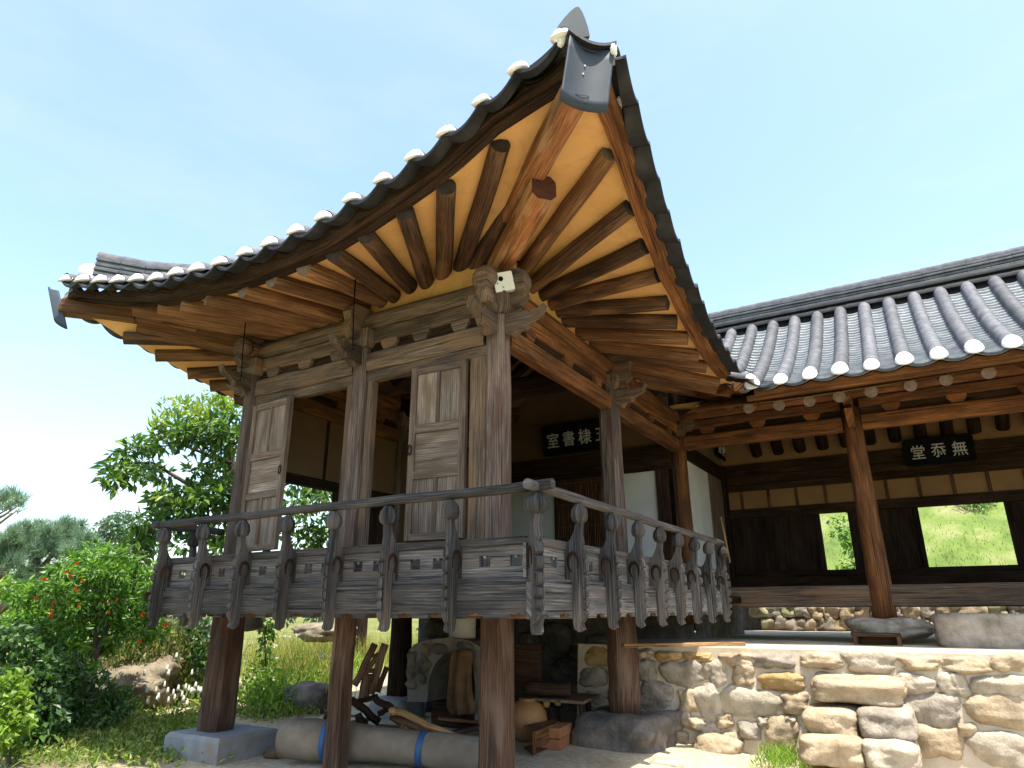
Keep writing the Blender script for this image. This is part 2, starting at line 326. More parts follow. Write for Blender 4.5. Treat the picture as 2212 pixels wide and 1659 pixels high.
# columns -----------------------------------------------------------
def column(x, y, z0, z1, w, name='column', m=None, rnd=False, par=None):
    b = MB()
    if rnd: b.log((x, y, z0), (x, y, z1), w*.56, w*.5, seg=6, n=18, bend=.008)
    else: b.beam((x, y, z0), (x, y, z1), w, w, up=(0, 1, 0), ch=.045 if w > .2 else .025, seg=7, jit=.005, w2=w*.94, h2=w*.94)
    return b.build(name, m or W_COL, par or PAV)
for x, y, w in ((0, 0, .215), (0, 1.75, .20), (0, 3.55, .215), (2.78, 3.55, .22)):
    column(x, y, FL, 4.36, w)
column(2.77, 0, FL, 4.36, .25); column(5.73, 0, FL-.4, 4.36, .24, rnd=True, m=W_HALL)
for x, y, z0, w, rd in ((0, 0, -.2, .255, 0), (0, 1.75, .0, .185, 0), (0, 3.5, .38, .30, 0), (2.80, 0, .46, .34, 1)):
    column(x, y, z0, 1.60, w, 'stilt_post', W_STILT, rd)
P0 = PY(860, 1503, 3.5); column(P0.x, P0.y, P0.z-.03, 1.62, .30, 'stilt_post', W_DARK, True)
# beams ------------------------------------------------------------
def beamp(name, p, q, w, h, m=None, ch=.02, jit=.008, seg=6):
    b = MB(); b.beam(p, q, w, h, ch=ch, seg=seg, jit=jit); return b.build(name, m or W_GREY, PAV)
for (a, c) in (((0, .13), (0, 1.65)), ((0, 1.86), (0, 3.45)), ((.13, 0), (2.67, 0)), ((2.9, 0), (5.6, 0)), ((.12, 3.55), (2.66, 3.55)), ((2.9, 3.55), (5.6, 3.55))):
    m = W_GREY if a[0] == c[0] else W_HALL
    beamp('tie_beam', (*a, 4.17), (*c, 4.17), .15, .21, m)
    beamp('bracket_beam', (*a, 4.475), (*c, 4.475), .11, .17, m)
    k = 3; dv = Vector((c[0]-a[0], c[1]-a[1], 0)); nn = Vector((-dv.y, dv.x, 0)).normalized()
    for i in range(k):
        p = Vector((*a, 4.33)) + dv*((i+.5)/k+RND.uniform(-.03, .03)); b = MB(); e = dv.normalized()
        b.prism([(-.11, .062), (-.11, .02), (-.07, -.05), (.07, -.05), (.11, .02), (.11, .062)], p, e, (0, 0, 1), -.06, .06)
        b.build('bearing_block', m, PAV)
    back = MB(); back.beam((*(Vector(a)+nn.xy*.03*0), 4.33), (*c, 4.33), .03, .14, ch=.002); back.build('backing_board', W_DARK, PAV)
for p, q in (((0, -.30, 4.665), (0, 3.85, 4.665)), ((-.30, 0, 4.665), (5.9, 0, 4.665)), ((-.3, 3.55, 4.665), (5.9, 3.55, 4.665))):
    b = MB(); b.log(p, q, .105, seg=9, n=16, bend=.006); b.build('purlin', W_GREY if p[0] == q[0] else W_HALL, PAV)
    d = (Vector(q)-Vector(p)).normalized(); b = MB()       # rounded carved purlin end
    b.tube([Vector(p)-d*.03, Vector(p)+d*.0, Vector(p)+d*.07, Vector(p)+d*.13], [.085, .125, .13, .105], n=16); b.build('purlin_end', W_GREY, PAV)
# capital blocks and wing brackets
def wing(c, d, s=1.0):
    prof = [(0, -.08), (.10, -.13), (.17, -.06), (.26, -.05), (.30, .01), (.38, .05), (.47, .09), (.53, .20), (.44, .14), (.40, .16), (.33, .12), (.29, .17), (.22, .14), (.17, .19), (.10, .17), (0, .22)]
    b = MB(); b.prism([(x*s, y*s) for x, y in prof], c, d, (0, 0, 1), -.05, .05); b.build('wing_bracket', W_GREY, PAV)
for x, y, ds in ((0, 0, ((-1, 0, 0), (0, -1, 0))), (0, 1.75, ((-1, 0, 0),)), (0, 3.55, ((-1, 0, 0), (0, 1, 0))), (2.78, 0, ((0, -1, 0),)), (2.78, 3.55, ((0, 1, 0),)), (5.73, 0, ((0, -1, 0),))):
    b = MB(); b.loft([[(x+sx*w, y+sy*w, z) for sx, sy in ((-1, -1), (1, -1), (1, 1), (-1, 1))] for w, z in ((.12, 4.34), (.17, 4.42), (.17, 4.53))]); b.build('capital_block', W_GREY, PAV)
    for d in ds: wing((x+d[0]*.10, y+d[1]*.10, 4.20), d, .80)
    for d in ds:
        o = Vector((x, y, 0)); d = Vector(d); b = MB()
        b.prism([(0, 4.42), (.25, 4.42), (.33, 4.50), (.30, 4.62), (.34, 4.70), (.27, 4.80), (0, 4.83)], o, d, (0, 0, 1), -.055, .055); b.build('beam_head', W_GREY, PAV)
# window bays on the west face ---------------------------------------
def bay(y0, y1, w0=.10):
    for a, w in ((y0+w0/2, w0), (y1-.05, .09)):
        b = MB(); b.box((-.045, a-w/2, 2.05), (.05, a+w/2, 3.98), ax=2, ch=.012); b.build('window_jamb', W_GREY, PAV)
    b = MB(); b.box((-.05, y0, 3.945), (.05, y1, 4.065), ax=1, ch=.012); b.build('window_lintel', W_GREY, PAV)
    b = MB(); b.box((-.05, y0, 2.08), (.05, y1, 2.21), ax=1, ch=.012); b.build('window_sill', W_GREY, PAV)
    b = MB(); b.box((-.02, y0, FL), (.02, y1, 2.09), ax=1); b.build('dado_panel', W_COL, PAV)
bay(.105, 1.655, .20); bay(1.85, 3.445)
def shutter(yh, w, z0, z1, sgn, ang):
    """Leaf hinged at yh, reaching along sgn*Y, swung outward by ang degrees."""
    a = math.radians(ang); ex = Vector((-math.sin(a), sgn*math.cos(a), 0)); ez = Vector((0, 0, 1)); o = Vector((-.055, yh, 0))
    H = z1-z0; fr = MB(); pa = MB(); th = .05
    def bar(x0, x1, h0, h1, mbx, t0, t1, gu): mbx.prism([(x0, z0+h0), (x1, z0+h0), (x1, z0+h1), (x0, z0+h1)], o, ex, ez, t0, t1, gu)
    s = .07
    for x0, x1 in ((0, s), (w-s, w)): bar(x0, x1, 0, H, fr, -th/2, th/2, 1)
    for h0, h1 in ((0, .065), (H*.335, H*.335+.075), (H*.60, H*.60+.085), (H-.075, H)): bar(s, w-s, h0, h1, fr, -th/2+.003, th/2-.003, 0)
    for h0, h1 in ((.065, H*.335), (H*.60+.085, H-.075)): bar(w/2-.02, w/2+.02, h0, h1, fr, -th/2+.006, th/2-.006, 1)
    f = fr.build('window_shutter', W_DOOR, PAV)
    for h0, h1, x0, x1, gu in ((.055, H*.34, s-.01, w/2-.02, 1), (.055, H*.34, w/2+.02, w-s+.01, 1), (H*.335+.06, H*.61, s-.01, w-s+.01, 0), (H*.6+.07, H-.065, s-.01, w/2-.02, 1), (H*.6+.07, H-.065, w/2+.02, w-s+.01, 1)):
        p = MB(); bar(x0, x1, h0, h1, p, -.004, .004, gu); p.build('shutter_panel', W_PANEL, f)
    rg = MB(); c = o+ex*(w-.035)+ez*(z0+H*.52); rr = [c+Vector((-.045, 0, 0))+ez*(.05*math.cos(t*math.pi/5)-.03)+ex*(.02*math.sin(t*math.pi/5)) for t in range(11)]
    rg.tube(rr, .006, n=6); rg.build('ring_pull', BLACK, f)
shutter(3.43, .71, 2.215, 3.935, -1, 5); shutter(.325, .645, 2.215, 3.945, 1, 4)
# deck ----------------------------------------------------------------
b = MB()
for i in range(19):
    y = -.80+i*.245; b.box((-.80, y+.003, FL-.09), (5.6, y+.242, FL-.002*(i % 2)), ax=0, ch=.006)
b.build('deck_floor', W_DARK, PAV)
for p, q in (((0, -.8, 1.62), (0, 3.62, 1.62)), ((2.8, -.8, 1.62), (2.8, 3.62, 1.62)), ((-.8, 0, 1.62), (5.5, 0, 1.62)), ((-.8, 3.5, 1.62), (5.5, 3.5, 1.62)), ((-.8, 1.75, 1.62), (5.5, 1.75, 1.62))):
    if p[0] == q[0]: q = (q[0], q[1], 1.60); p = (p[0], p[1], 1.60)
    beamp('floor_beam', p, q, .16, .14, W_STILT)
# carved railing --------------------------------------------------------
R0 = .83; YN, XE = 3.60, 4.42
WB = [3.52, 2.88, 2.30, 1.69, 1.11, .50, -.13]; SB = [-.20, .47, 1.13, 1.75, 2.37, 3.0, 3.62, 4.34]
RAIL = MB()
def scallop_board(mb, org, ex, L, bays, nrm):
    """Skirt boards between balusters with a notched lower edge."""
    for a, c in bays:
        pts = [(a, 1.785), (a, 1.535)]; k = 2; st = (c-a)/k
        for i in range(k):
            m0 = a+st*(i+.5)
            for dx, dz in ((-.085, .0), (-.07, .035), (-.035, .028), (0, .045), (.04, .03), (.075, .04), (.09, .0)): pts.append((m0+dx*min(1, st/.3), 1.535+dz))
        pts += [(c, 1.535), (c, 1.785)]; mb.prism(pts, org, ex, (0, 0, 1), -.02, .02)
ysW = sorted([-.88]+WB+[YN]); xsS = [-.88]+SB+[XE]
scallop_board(RAIL, (-R0+.02, 0, 0), (0, 1, 0), 0, list(zip(ysW, ysW[1:])), -1)
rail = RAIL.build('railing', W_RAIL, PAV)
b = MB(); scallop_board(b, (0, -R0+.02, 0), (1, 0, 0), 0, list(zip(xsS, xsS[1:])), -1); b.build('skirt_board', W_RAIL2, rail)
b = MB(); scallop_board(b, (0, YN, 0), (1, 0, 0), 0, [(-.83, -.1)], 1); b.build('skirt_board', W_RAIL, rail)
BAL = [(0, 1.80), (0, 1.50), (.012, 1.455), (.045, 1.435), (.085, 1.455), (.07, 1.50), (.10, 1.535), (.112, 1.57), (.088, 1.60), (.118, 1.625), (.118, 1.655), (.09, 1.675), (.122, 1.70), (.122, 1.735), (.09, 1.755), (.125, 1.785), (.128, 1.835), (.092, 1.86),
       (.128, 1.89), (.128, 1.945), (.09, 1.965), (.118, 1.99), (.112, 2.04), (.085, 2.065), (.098, 2.10), (.088, 2.17), (.098, 2.26), (.045, 2.26), (.032, 2.20), (-.005, 2.13), (-.055, 2.085), (-.085, 2.08), (-.095, 1.98), (-.075, 1.86), (-.07, 1.80)]
def baluster(o, d, big=1.0):
    o, d = Vector(o), Vector(d); b = MB(); t = .027*big; k = 1.0
    b.prism([(x*k, z) for x, z in BAL], o, d, (0, 0, 1), -t, t, gu=1)
    bl = b.build('baluster', W_RAIL, rail); b = MB(); c = o+d*.071
    b.lathe([(.03*big, 2.255), (.062*big, 2.275), (.074*big, 2.315), (.066*big, 2.365), (.03*big, 2.41)], (c.x, c.y, 0), n=8, smooth=False)
    b.build('lotus_bud', W_RAIL, bl)
    for sg in (-1, 1):                                   # dark raised scroll on each face, its colour standing in for a hollow's shade
        ez = d.cross(Vector((0, 0, 1))); b = MB(); c2 = o+d*.02+Vector((0, 0, 1.95))+ez*(sg*(t+.001)); pts = []
        for i in range(13):
            a = math.radians(-40+i*24); pts.append(c2+d*(.045*math.cos(a))+Vector((0, 0, .075*math.sin(a))))
        b.tube(pts, [.004+.012*math.sin(math.pi*k/12) for k in range(13)], n=5); b.build('hollow_shade_scroll', W_DARK, bl)
for y in WB: baluster((-R0, y, 0), (-1, 0, 0))
for x in SB: baluster((x, -R0, 0), (0, -1, 0))
baluster((-R0+.0, -R0+.0, 0), (-.7071, -.7071, 0), 1.35)
baluster((-.45, YN, 0), (0, 1, 0))
def panel(org, ex, bays, m):
    for a, c in bays:
        b = MB(); w = c-a; f = lambda x0, x1, z0, z1: b.prism([(x0, z0), (x1, z0), (x1, z1), (x0, z1)], org, ex, (0, 0, 1), -.012, .012)
        f(a, c, 1.82, 1.905); f(a, c, 1.985, 2.06); n = 2; g = min(.05, w*.09)
        xs = [a, a+w*.3-g, a+w*.3+g, a+w*.7-g, a+w*.7+g, c]
        for i in (0, 2, 4): f(xs[i], xs[i+1], 1.905, 1.985)
        for xm in (a+w*.3, a+w*.7): f(xm-.012, xm+.012, 1.965, 1.986)
        b.build('railing_panel', m, rail)
panel((-R0+.07, 0, 0), (0, 1, 0), [(p+.03, q-.03) for p, q in zip(ysW, ysW[1:])], W_RAIL2)
panel((0, -R0+.07, 0), (1, 0, 0), [(p+.03, q-.03) for p, q in zip(xsS, xsS[1:])], W_RAIL2)
for p, q, w, h, nm in (((-R0+.045, -.80, 1.80), (-R0+.045, YN, 1.80), .07, .045, 'bottom_rail'), ((-.80, -R0+.045, 1.80), (XE, -R0+.045, 1.80), .07, .045, 'bottom_rail'),
                   ((-R0+.07, -.78, 2.085), (-R0+.07, YN, 2.085), .06, .06, 'mid_rail'), ((-.78, -R0+.07, 2.085), (XE, -R0+.07, 2.085), .06, .06, 'mid_rail'),
                   ((-.80, YN-.05, 2.085), (-.1, YN-.05, 2.085), .06, .06, 'mid_rail')):
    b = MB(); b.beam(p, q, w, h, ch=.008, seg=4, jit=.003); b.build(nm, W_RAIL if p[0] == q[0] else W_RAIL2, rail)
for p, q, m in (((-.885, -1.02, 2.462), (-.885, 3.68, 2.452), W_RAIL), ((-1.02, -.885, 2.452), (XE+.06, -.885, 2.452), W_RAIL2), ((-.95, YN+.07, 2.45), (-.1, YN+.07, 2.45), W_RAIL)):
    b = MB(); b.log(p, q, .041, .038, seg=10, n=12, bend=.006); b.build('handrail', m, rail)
# inner walls -----------------------------------------------------------
EX = 5.60
def wallbox(lo, hi, m, name='wall', ax=1, par=None):
    b = MB(); b.box(lo, hi, ax=ax, ch=.002); return b.build(name, m, par or PAV)
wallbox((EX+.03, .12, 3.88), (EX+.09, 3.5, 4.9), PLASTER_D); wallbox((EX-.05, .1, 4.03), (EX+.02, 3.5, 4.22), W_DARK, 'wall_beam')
wallbox((EX-.05, .1, 3.80), (EX+.02, 3.5, 3.87), W_DARK, 'wall_beam'); wallbox((EX-.05, .1, 3.87), (EX+.0, 3.5, 4.03), W_DARK, 'wall_beam')
def ydoor(x0, x1, y0, y1, z0, z1, m, name):
    b = MB(); b.box((x0, min(y0, y1), z0), (x1, max(y0, y1), z1), ax=2, ch=.003); return b.build(name, m, PAV)
c5 = crop(1900, 1200, .5425)
ye = lambda zx, zy: PX(*c5(zx, zy), EX).y
ydoor(EX, EX+.03, 3.45, ye(600, 1450), FL+.03, 3.80, PAPER, 'paper_door'); ydoor(EX, EX+.03, ye(600, 1450), ye(1090, 1450), FL+.03, 3.80, W_DARK, 'lattice_door')
ydoor(EX, EX+.03, ye(1090, 1450), ye(1352, 1450), FL+.03, 4.02, PAPER, 'paper_door')
b = MB(); yb0, yb1 = ye(940, 1450), ye(605, 1450)
for i in range(26):
    y = yb0+(yb1-yb0)*(i+.5)/26; b.box((EX-.022, y-.006, FL+.05), (EX-.012, y+.006, 3.8), ax=2, ch=.001)
for i in range(5): b.box((EX-.02, yb0, 2.2+i*.38), (EX-.008, yb1, 2.215+i*.38), ax=1, ch=.001)
b.build('bamboo_blind', W_BRN, PAV)
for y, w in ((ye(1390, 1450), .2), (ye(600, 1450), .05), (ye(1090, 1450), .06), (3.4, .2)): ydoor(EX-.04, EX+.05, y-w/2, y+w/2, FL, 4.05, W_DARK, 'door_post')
# north wall: plaster above an open window, dark post
NY = 3.55
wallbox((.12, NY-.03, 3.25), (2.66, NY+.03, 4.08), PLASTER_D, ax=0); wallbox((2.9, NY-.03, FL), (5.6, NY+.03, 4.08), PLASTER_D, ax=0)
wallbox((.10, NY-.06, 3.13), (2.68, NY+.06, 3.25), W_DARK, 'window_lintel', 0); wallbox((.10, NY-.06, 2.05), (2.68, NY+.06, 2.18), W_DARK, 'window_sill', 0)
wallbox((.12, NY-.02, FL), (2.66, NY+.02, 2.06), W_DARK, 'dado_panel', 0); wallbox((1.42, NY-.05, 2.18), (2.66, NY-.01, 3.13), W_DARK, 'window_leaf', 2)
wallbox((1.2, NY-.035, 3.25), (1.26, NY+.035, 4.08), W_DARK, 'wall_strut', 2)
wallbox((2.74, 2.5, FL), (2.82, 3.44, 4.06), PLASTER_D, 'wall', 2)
# rafters and plaster soffit ----------------------------------------------
WR = [(1136, 375, 1038, 559), (1081, 312, 999, 570), (964, 402, 958, 590), (874, 457, 921, 609), (790, 508, 886, 621), (720, 547, 852, 639), (655, 577, 825, 650), (585, 604, 790, 662), (523, 627, 745, 688), (444, 643, 718, 697), (391, 657, 680, 705), (342, 662, 650, 712), (290, 668, 625, 718), (225, 665, 600, 722)]
SR = [(1317, 332, 1132, 582, -1.47), (1362, 449, 1147, 617, -1.42), (1393, 531, 1171, 635, -1.36), (1421, 594, 1190, 655, -1.33), (1442, 654, 1205, 672, -1.28), (1462.6, 695, 1219, 692, -1.25), (1486, 730, 1249, 720, -1.25), (1509, 768, 1278, 745, -1.25), (1527, 792, 1304, 762, -1.25), (1553, 827, 1330, 782, -1.22), (1577, 847, 1356, 803, -1.2), (1600, 865, 1386, 825, -1.15)]
LINES = []                                            # (outer, inner, kind) going round from the north-west corner to the valley
for i, (a, b_, c, d) in enumerate(reversed(WR)):
    k = len(WR)-1-i; Xo = -1.25 if k else -.62
    LINES.append((PX(a, b_, Xo), PX(c, d, .04), 'W'))
HIP = (PDG(1175, 398, .84), Vector((.02, .02, 5.0)))
HIP2 = PDG(1243, 222, 1.53)
LINES.append((HIP[0]+Vector((0, 0, .16)), HIP[1]+Vector((0, 0, .1)), 'H'))
for a, b_, c, d, Yo in SR: LINES.append((PY(a, b_, Yo), PY(c, d, .04), 'S'))
def ext(o, i, so, si): d = (o-i).normalized(); return o+d*so, i-d*si
TOOSHORT = len(WR)-1
for j, (o, i, k) in enumerate(LINES):
    if k == 'H': continue
    b = MB(); near = abs(j-len(WR)) ; si = 1.3 if near > 4 else .35+.18*near
    oo, ii = ext(o, i, 0, si); tan = (k == 'W' and j in (0, 1, 2, 3, 4, 5, 6, 7)) or (k == 'S' and j-len(WR)-1 in (0, 6, 7, 8, 9, 10, 11))
    b.capm = 1; b.log(oo, ii, .086, .09, seg=6, n=16, bend=.008); b.build('rafter', [W_BRN2 if tan else W_BRN, END_P if tan else END_D], PAV)
b = MB(); cols = []
for j, (o, i, k) in enumerate(LINES):
    if k == 'W' and j == TOOSHORT: continue
    near = abs(j-len(WR)); oo, ii = ext(o, i, .10 if k != 'H' else 1.15, .02 if near < 3 else .9)
    if k == 'H': oo = HIP2+Vector((-.08, -.08, .17))
    dz = .06; cols.append([oo+Vector((0, 0, dz)), o.lerp(oo, .3)+Vector((0, 0, dz)), o.lerp(i, .5)+Vector((0, 0, dz)), i+Vector((0, 0, dz)), ii+Vector((0, 0, dz+.02))])
b.grid(cols); b.build('plaster_soffit', PLASTER, PAV, recalc=False)
SOFW = sorted([(c[0].y, c[0]) for c in cols[:len(WR)]], key=lambda t: t[0]); SOFS = sorted([(c[0].x, c[0]) for c in cols[len(WR)-1:]], key=lambda t: t[0])
b = MB()                                                # plaster infill above the purlins
low = [(LINES[0][1].x, 3.5)]
top = [i+Vector((0, 0, .06)) for o, i, k in LINES if k != 'H']
b.grid([[Vector((.045 if k == 'W' else p.x, p.y if k == 'W' else .045, 4.72)), p] for p, k in zip(top, [k for o, i, k in LINES if k != 'H'])], smooth=False)
b.build('plaster_infill', PLASTER, PAV, recalc=False)
# hip rafters
b = MB(); b.capm = 1; b.beam(Vector((.5, .5, 4.98)), HIP[0]+Vector((0, 0, -.03)), .225, .25, ch=.05, seg=3, jit=.003); b.build('hip_rafter', [W_RED, END_R], PAV)
b = MB(); up = Vector((0, 0, .19)); b.beam(HIP[1]+Vector((.1, .1, .29)), HIP2+up*.42, .20, .20, ch=.03, seg=4, jit=.002); b.build('hip_rafter', W_RED, PAV)
NWo, NWi = PX(138, 664, -1.53), PX(545, 748, .06); nwm = PX(302, 699, -.97)
b = MB(); b.beam(NWi, nwm, .24, .28, ch=.04, seg=3, jit=.006); b.build('hip_rafter', W_BRN2, PAV)
b = MB(); b.beam(PX(430, 708, -.48), PX(300, 684, -.99), .20, .20, ch=.03, seg=3, jit=.004); b.beam(PX(300, 684, -.99), NWo, .20, .20, ch=.03, seg=3, jit=.004); b.build('hip_rafter', W_BRN2, PAV)
# north side rafters and soffit
NR = [(268, 730), (336, 768), (405, 807), (453, 834), (506, 862)]; ncol = []
nl = [(PY(x, y, 4.72), Vector((.35+.5*i, 3.52, 4.93))) for i, (x, y) in enumerate(NR)]+[(Vector((1.05+.42*i, 4.75, 4.36+.0*i)), Vector((2.6+.42*i, 3.52, 4.92))) for i in range(8)]
for o, i in nl:
    b = MB(); oo, ii = ext(o, i, 0, .9); b.capm = 1; b.log(oo, ii, .08, seg=5, bend=.006); b.build('rafter', [W_BRN, END_D], PAV)
    oo, ii = ext(o, i, .06, .8); ncol.append([p+Vector((0, 0, .04)) for p in (oo, o, i, ii)])
q = [NWo+Vector((0, 0, .08)), nwm+Vector((0, 0, .14)), Vector((.10, 3.45, 5.03)), Vector((.5, 3.05, 5.08))]
b = MB(); b.grid([q]+ncol); b.build('plaster_soffit', PLASTER, PAV, recalc=False)
w0 = cols[0]; b = MB(); b.grid([[q[0], q[1], q[2]], [w0[0], w0[2], w0[3]]]); b.build('plaster_soffit', PLASTER, PAV, recalc=False)

# plaster ceiling over the open floor, with dark inner rafters
b = MB(); A = [(.06, .06), (.06, 3.5), (1.78, 1.78)]
b.grid([[(.06, .06, 5.02), (.06, 3.5, 5.02)], [(1.78, 1.78, 6.15), (1.78, 1.79, 6.15)]]); b.grid([[(.06, .06, 5.02), (5.62, .06, 5.02)], [(1.78, 1.78, 6.15), (5.62, 1.78, 6.15)]]); b.grid([[(.06, 3.5, 5.02), (5.62, 3.5, 5.02)], [(1.78, 1.79, 6.15), (5.62, 1.79, 6.15)]])
b.build('ceiling', PLASTER_D, PAV, recalc=False)
for i in range(10):
    x = 1.1+.44*i; t = min(1, .35+.12*i)
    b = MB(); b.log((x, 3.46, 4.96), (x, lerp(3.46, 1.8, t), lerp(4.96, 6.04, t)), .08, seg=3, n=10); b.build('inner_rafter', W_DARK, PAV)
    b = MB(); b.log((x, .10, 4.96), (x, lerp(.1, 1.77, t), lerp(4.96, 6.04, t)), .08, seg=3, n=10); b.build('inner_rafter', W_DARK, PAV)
b = MB(); b.log((1.3, 1.78, 6.05), (5.6, 1.78, 6.05), .11, seg=4); b.build('ridge_purlin', W_DARK, PAV)
b = MB(); b.log((2.78, .1, 4.62), (2.78, 3.45, 4.62), .15, seg=5, n=16, bend=.02); b.build('cross_beam', W_DARK, PAV)
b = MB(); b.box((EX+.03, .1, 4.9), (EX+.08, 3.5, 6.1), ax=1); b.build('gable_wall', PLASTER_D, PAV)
# ------------------------------------------------------------------ roof tiles
def zcurve(t, z0, z1): return z0+(z1-z0)*(.52*t+.48*t*t)
def row_cover(mb, path, r=.078):
    """Half-round cover tiles lapped along a path, each tile a little wider at its lower end."""
    pts = []; rad = []; L = 0; path = [Vector(p) for p in path]
    for a, c in zip(path, path[1:]):
        n = max(1, round((c-a).length/.30))
        for i in range(n):
            pts += [a.lerp(c, i/n), a.lerp(c, (i+.96)/n)]; rad += [r*1.05, r*.97]
    pts.append(path[-1]); rad.append(r)
    mb.tube(pts, rad, n=9, arc=(-8, 188), sq=1.0, smooth=True)
def plug(mb, p, d, r=.078, set=.0, low=.22):
    """White mortar stopper, a rounded half disc set just inside the lower end of a cover row."""
    p, d = Vector(p), Vector(d).normalized(); _, sx, sy = mb.frame(p, p+d); rings = []; p = p+d*set
    j = [RND.uniform(.93, 1.06) for _ in range(5)]; p = p+Vector((0, 0, RND.uniform(-.006, .006)))
    for (k, f), jj in zip(((.10, 1.0), (.0, 1.05), (-.022, .98), (-.038, .66), (-.044, .2)), j):
        f *= jj
        rings.append([p+d*(k+.042*math.sin(a)*f)+sx*(math.cos(a)*r*f)+sy*(math.sin(a)*r*f*(1.0 if math.sin(a) > 0 else low)) for a in [2*math.pi*i/16 for i in range(16)]])
    mb.loft(rings, smooth=True)
def pan(mb, A, B, sag=.2, th=.02, fade=1.0):
    """Concave pan channel lofted between two edge paths; closed section so its lip shows thickness."""
    rings = []
    for j_, (p, q) in enumerate(zip(A, B)):
        p, q = Vector(p), Vector(q); s = (q-p).length*sag*(fade if j_ > 1 else 1); top = []; bot = []
        for i in range(9):
            t = i/8; w = p.lerp(q, t); dz = -s*(1-(2*t-1)**2); top.append(w+Vector((0, 0, dz))); bot.append(w+Vector((0, 0, dz-th)))
        rings.append(top+bot[::-1])
    mb.loft(rings, caps=True, smooth=False)
def pan_steps(mb, A, B, course=.13, sag=.16, step=.034):
    """Pan courses seen from above: each course overlaps the one below with a small lip."""
    A = [Vector(p) for p in A]; B = [Vector(p) for p in B]
    def at(P, s):
        for a, c in zip(P, P[1:]):
            l = (c-a).length
            if s <= l+1e-6: return a.lerp(c, max(0, s)/l)
            s -= l
        return P[-1]
    L = sum((c-a).length for a, c in zip(A, A[1:])); n = int(L/course); rows = []
    def arc(s, dz):
        p, q = at(A, s), at(B, s*sum((c-a).length for a, c in zip(B, B[1:]))/L); g = (q-p).length*sag
        return [p.lerp(q, i/6)+Vector((0, 0, dz-g*(1-(2*i/6-1)**2))) for i in range(7)]
    for k in range(n):
        rows += [arc(k*L/n+.028, -.036), arc(k*L/n-.014, step-.026), arc(k*L/n-.014, step), arc((k+1)*L/n+.02, .0)]
    mb.grid(rows, smooth=False)
# ---- pavilion eaves, read off as world points round the corner
capsW = [(1210, 80, 1.74), (1116, 152, 1.68), (1038, 223, 1.63), (960, 289, 1.59), (891, 342, 1.555), (823, 392, 1.53), (755, 434, 1.515), (693, 473, 1.5), (634, 503, 1.5), (577, 528, 1.5), (523, 551, 1.5), (469, 570, 1.5), (419, 583, 1.5), (374, 592, 1.5), (331, 603, 1.5), (289, 605, 1.52), (249, 608, 1.555), (210, 607, 1.60), (172, 607, 1.65), (138, 605, 1.7)]
capsS = [(1347, 121, 1.90), (1374, 219, 1.84), (1399, 308, 1.79), (1421, 385, 1.75), (1442, 455, 1.71), (1465, 517, 1.68), (1483, 572, 1.65), (1503, 613, 1.625), (1517, 650, 1.595), (1536, 691, 1.58), (1552, 723, 1.56), (1569, 750, 1.56), (1585, 775, 1.56), (1600, 797, 1.56)]
EW = [PX(x, y, -X) for x, y, X in capsW]; ES = [PY(x, y, -Y) for x, y, Y in capsS]
# even the spacing of the plates without moving the eave line much
TIPW = PDG(1272, 88, 1.74); TOP = 6.75; RX, RY = 1.8, 1.8
NWT = Vector((-1.76, 5.36, EW[-1].z+.02))
ROOF = MB()
def row_path(p, d, L, z1, D, n=7):
    return [p+d*(L*i/n)+Vector((0, 0, zcurve(L*i/n/D, p.z, z1)-p.z)) for i in range(n+1)]
def hipx(y): return (TIPW.x+(y-TIPW.y)*(RX-TIPW.x)/(RY-TIPW.y)) if y < RY else (RX-(y-RY)*(RX-NWT.x)/(NWT.y-RY))
def hipy(x): return TIPW.y+(x-TIPW.x)*(RY-TIPW.y)/(RX-TIPW.x) if x < RX else RY
rowsW = []; rowsS = []
for p in EW: rowsW.append((p, max(.12, min(3.3, hipx(p.y)-p.x))))
for p in ES: rowsS.append((p, max(.12, hipy(p.x)-p.y)))
NE_ = 5.0; rowsN = []
npx = [PY(x, y, NE_) for x, y in ((215, 672), (262, 702), (318, 734), (382, 776), (432, 807), (482, 836), (520, 860))]
def nz(x):
    if x <= npx[0].x: return lerp(NWT.z, npx[0].z, (x-NWT.x)/(npx[0].x-NWT.x))
    for p, q in zip(npx, npx[1:]):
        if x <= q.x: return lerp(p.z, q.z, (x-p.x)/(q.x-p.x))
    return max(npx[-1].z-.1*(x-npx[-1].x), 4.42)
for i in range(24):
    x = -1.5+.37*i; ye_ = NE_+.36*max(0, 1-(x+1.76)/1.2); L = ye_-(NWT.y+(x-NWT.x)*(RY-NWT.y)/(RX-NWT.x) if x < RX else RY)
    rowsN.append((Vector((x, ye_, nz(x))), max(.12, L)))
paths = [[row_path(p, Vector((1, 0, 0)), L, TOP, 3.32) for p, L in rowsW], [row_path(p, Vector((0, 1, 0)), L, TOP, 3.38) for p, L in rowsS], [row_path(p, Vector((0, -1, 0)), L, TOP, 3.42) for p, L in rowsN]]
pans = MB()
for pl, dv in zip(paths, (Vector((1, 0, 0)), Vector((0, 1, 0)), Vector((0, -1, 0)))):
    for A, B in zip(pl, pl[1:]):
        A2 = [A[0]-dv*.02, A[0].lerp(A[1], min(.9, .15/max(.01, (A[1]-A[0]).length)))]+A[1:]; B2 = [B[0]-dv*.02, B[0].lerp(B[1], min(.9, .15/max(.01, (B[1]-B[0]).length)))]+B[1:]; w_ = Vector((0, 0, RND.uniform(-.012, .006))); up_ = [Vector((0, 0, .0 if j < 2 else .05)) for j in range(len(A2))]; pan(pans, [p+w_+u for p, u in zip(A2, up_)], [p+u for p, u in zip(B2, up_)], sag=.24, th=.03, fade=.3)
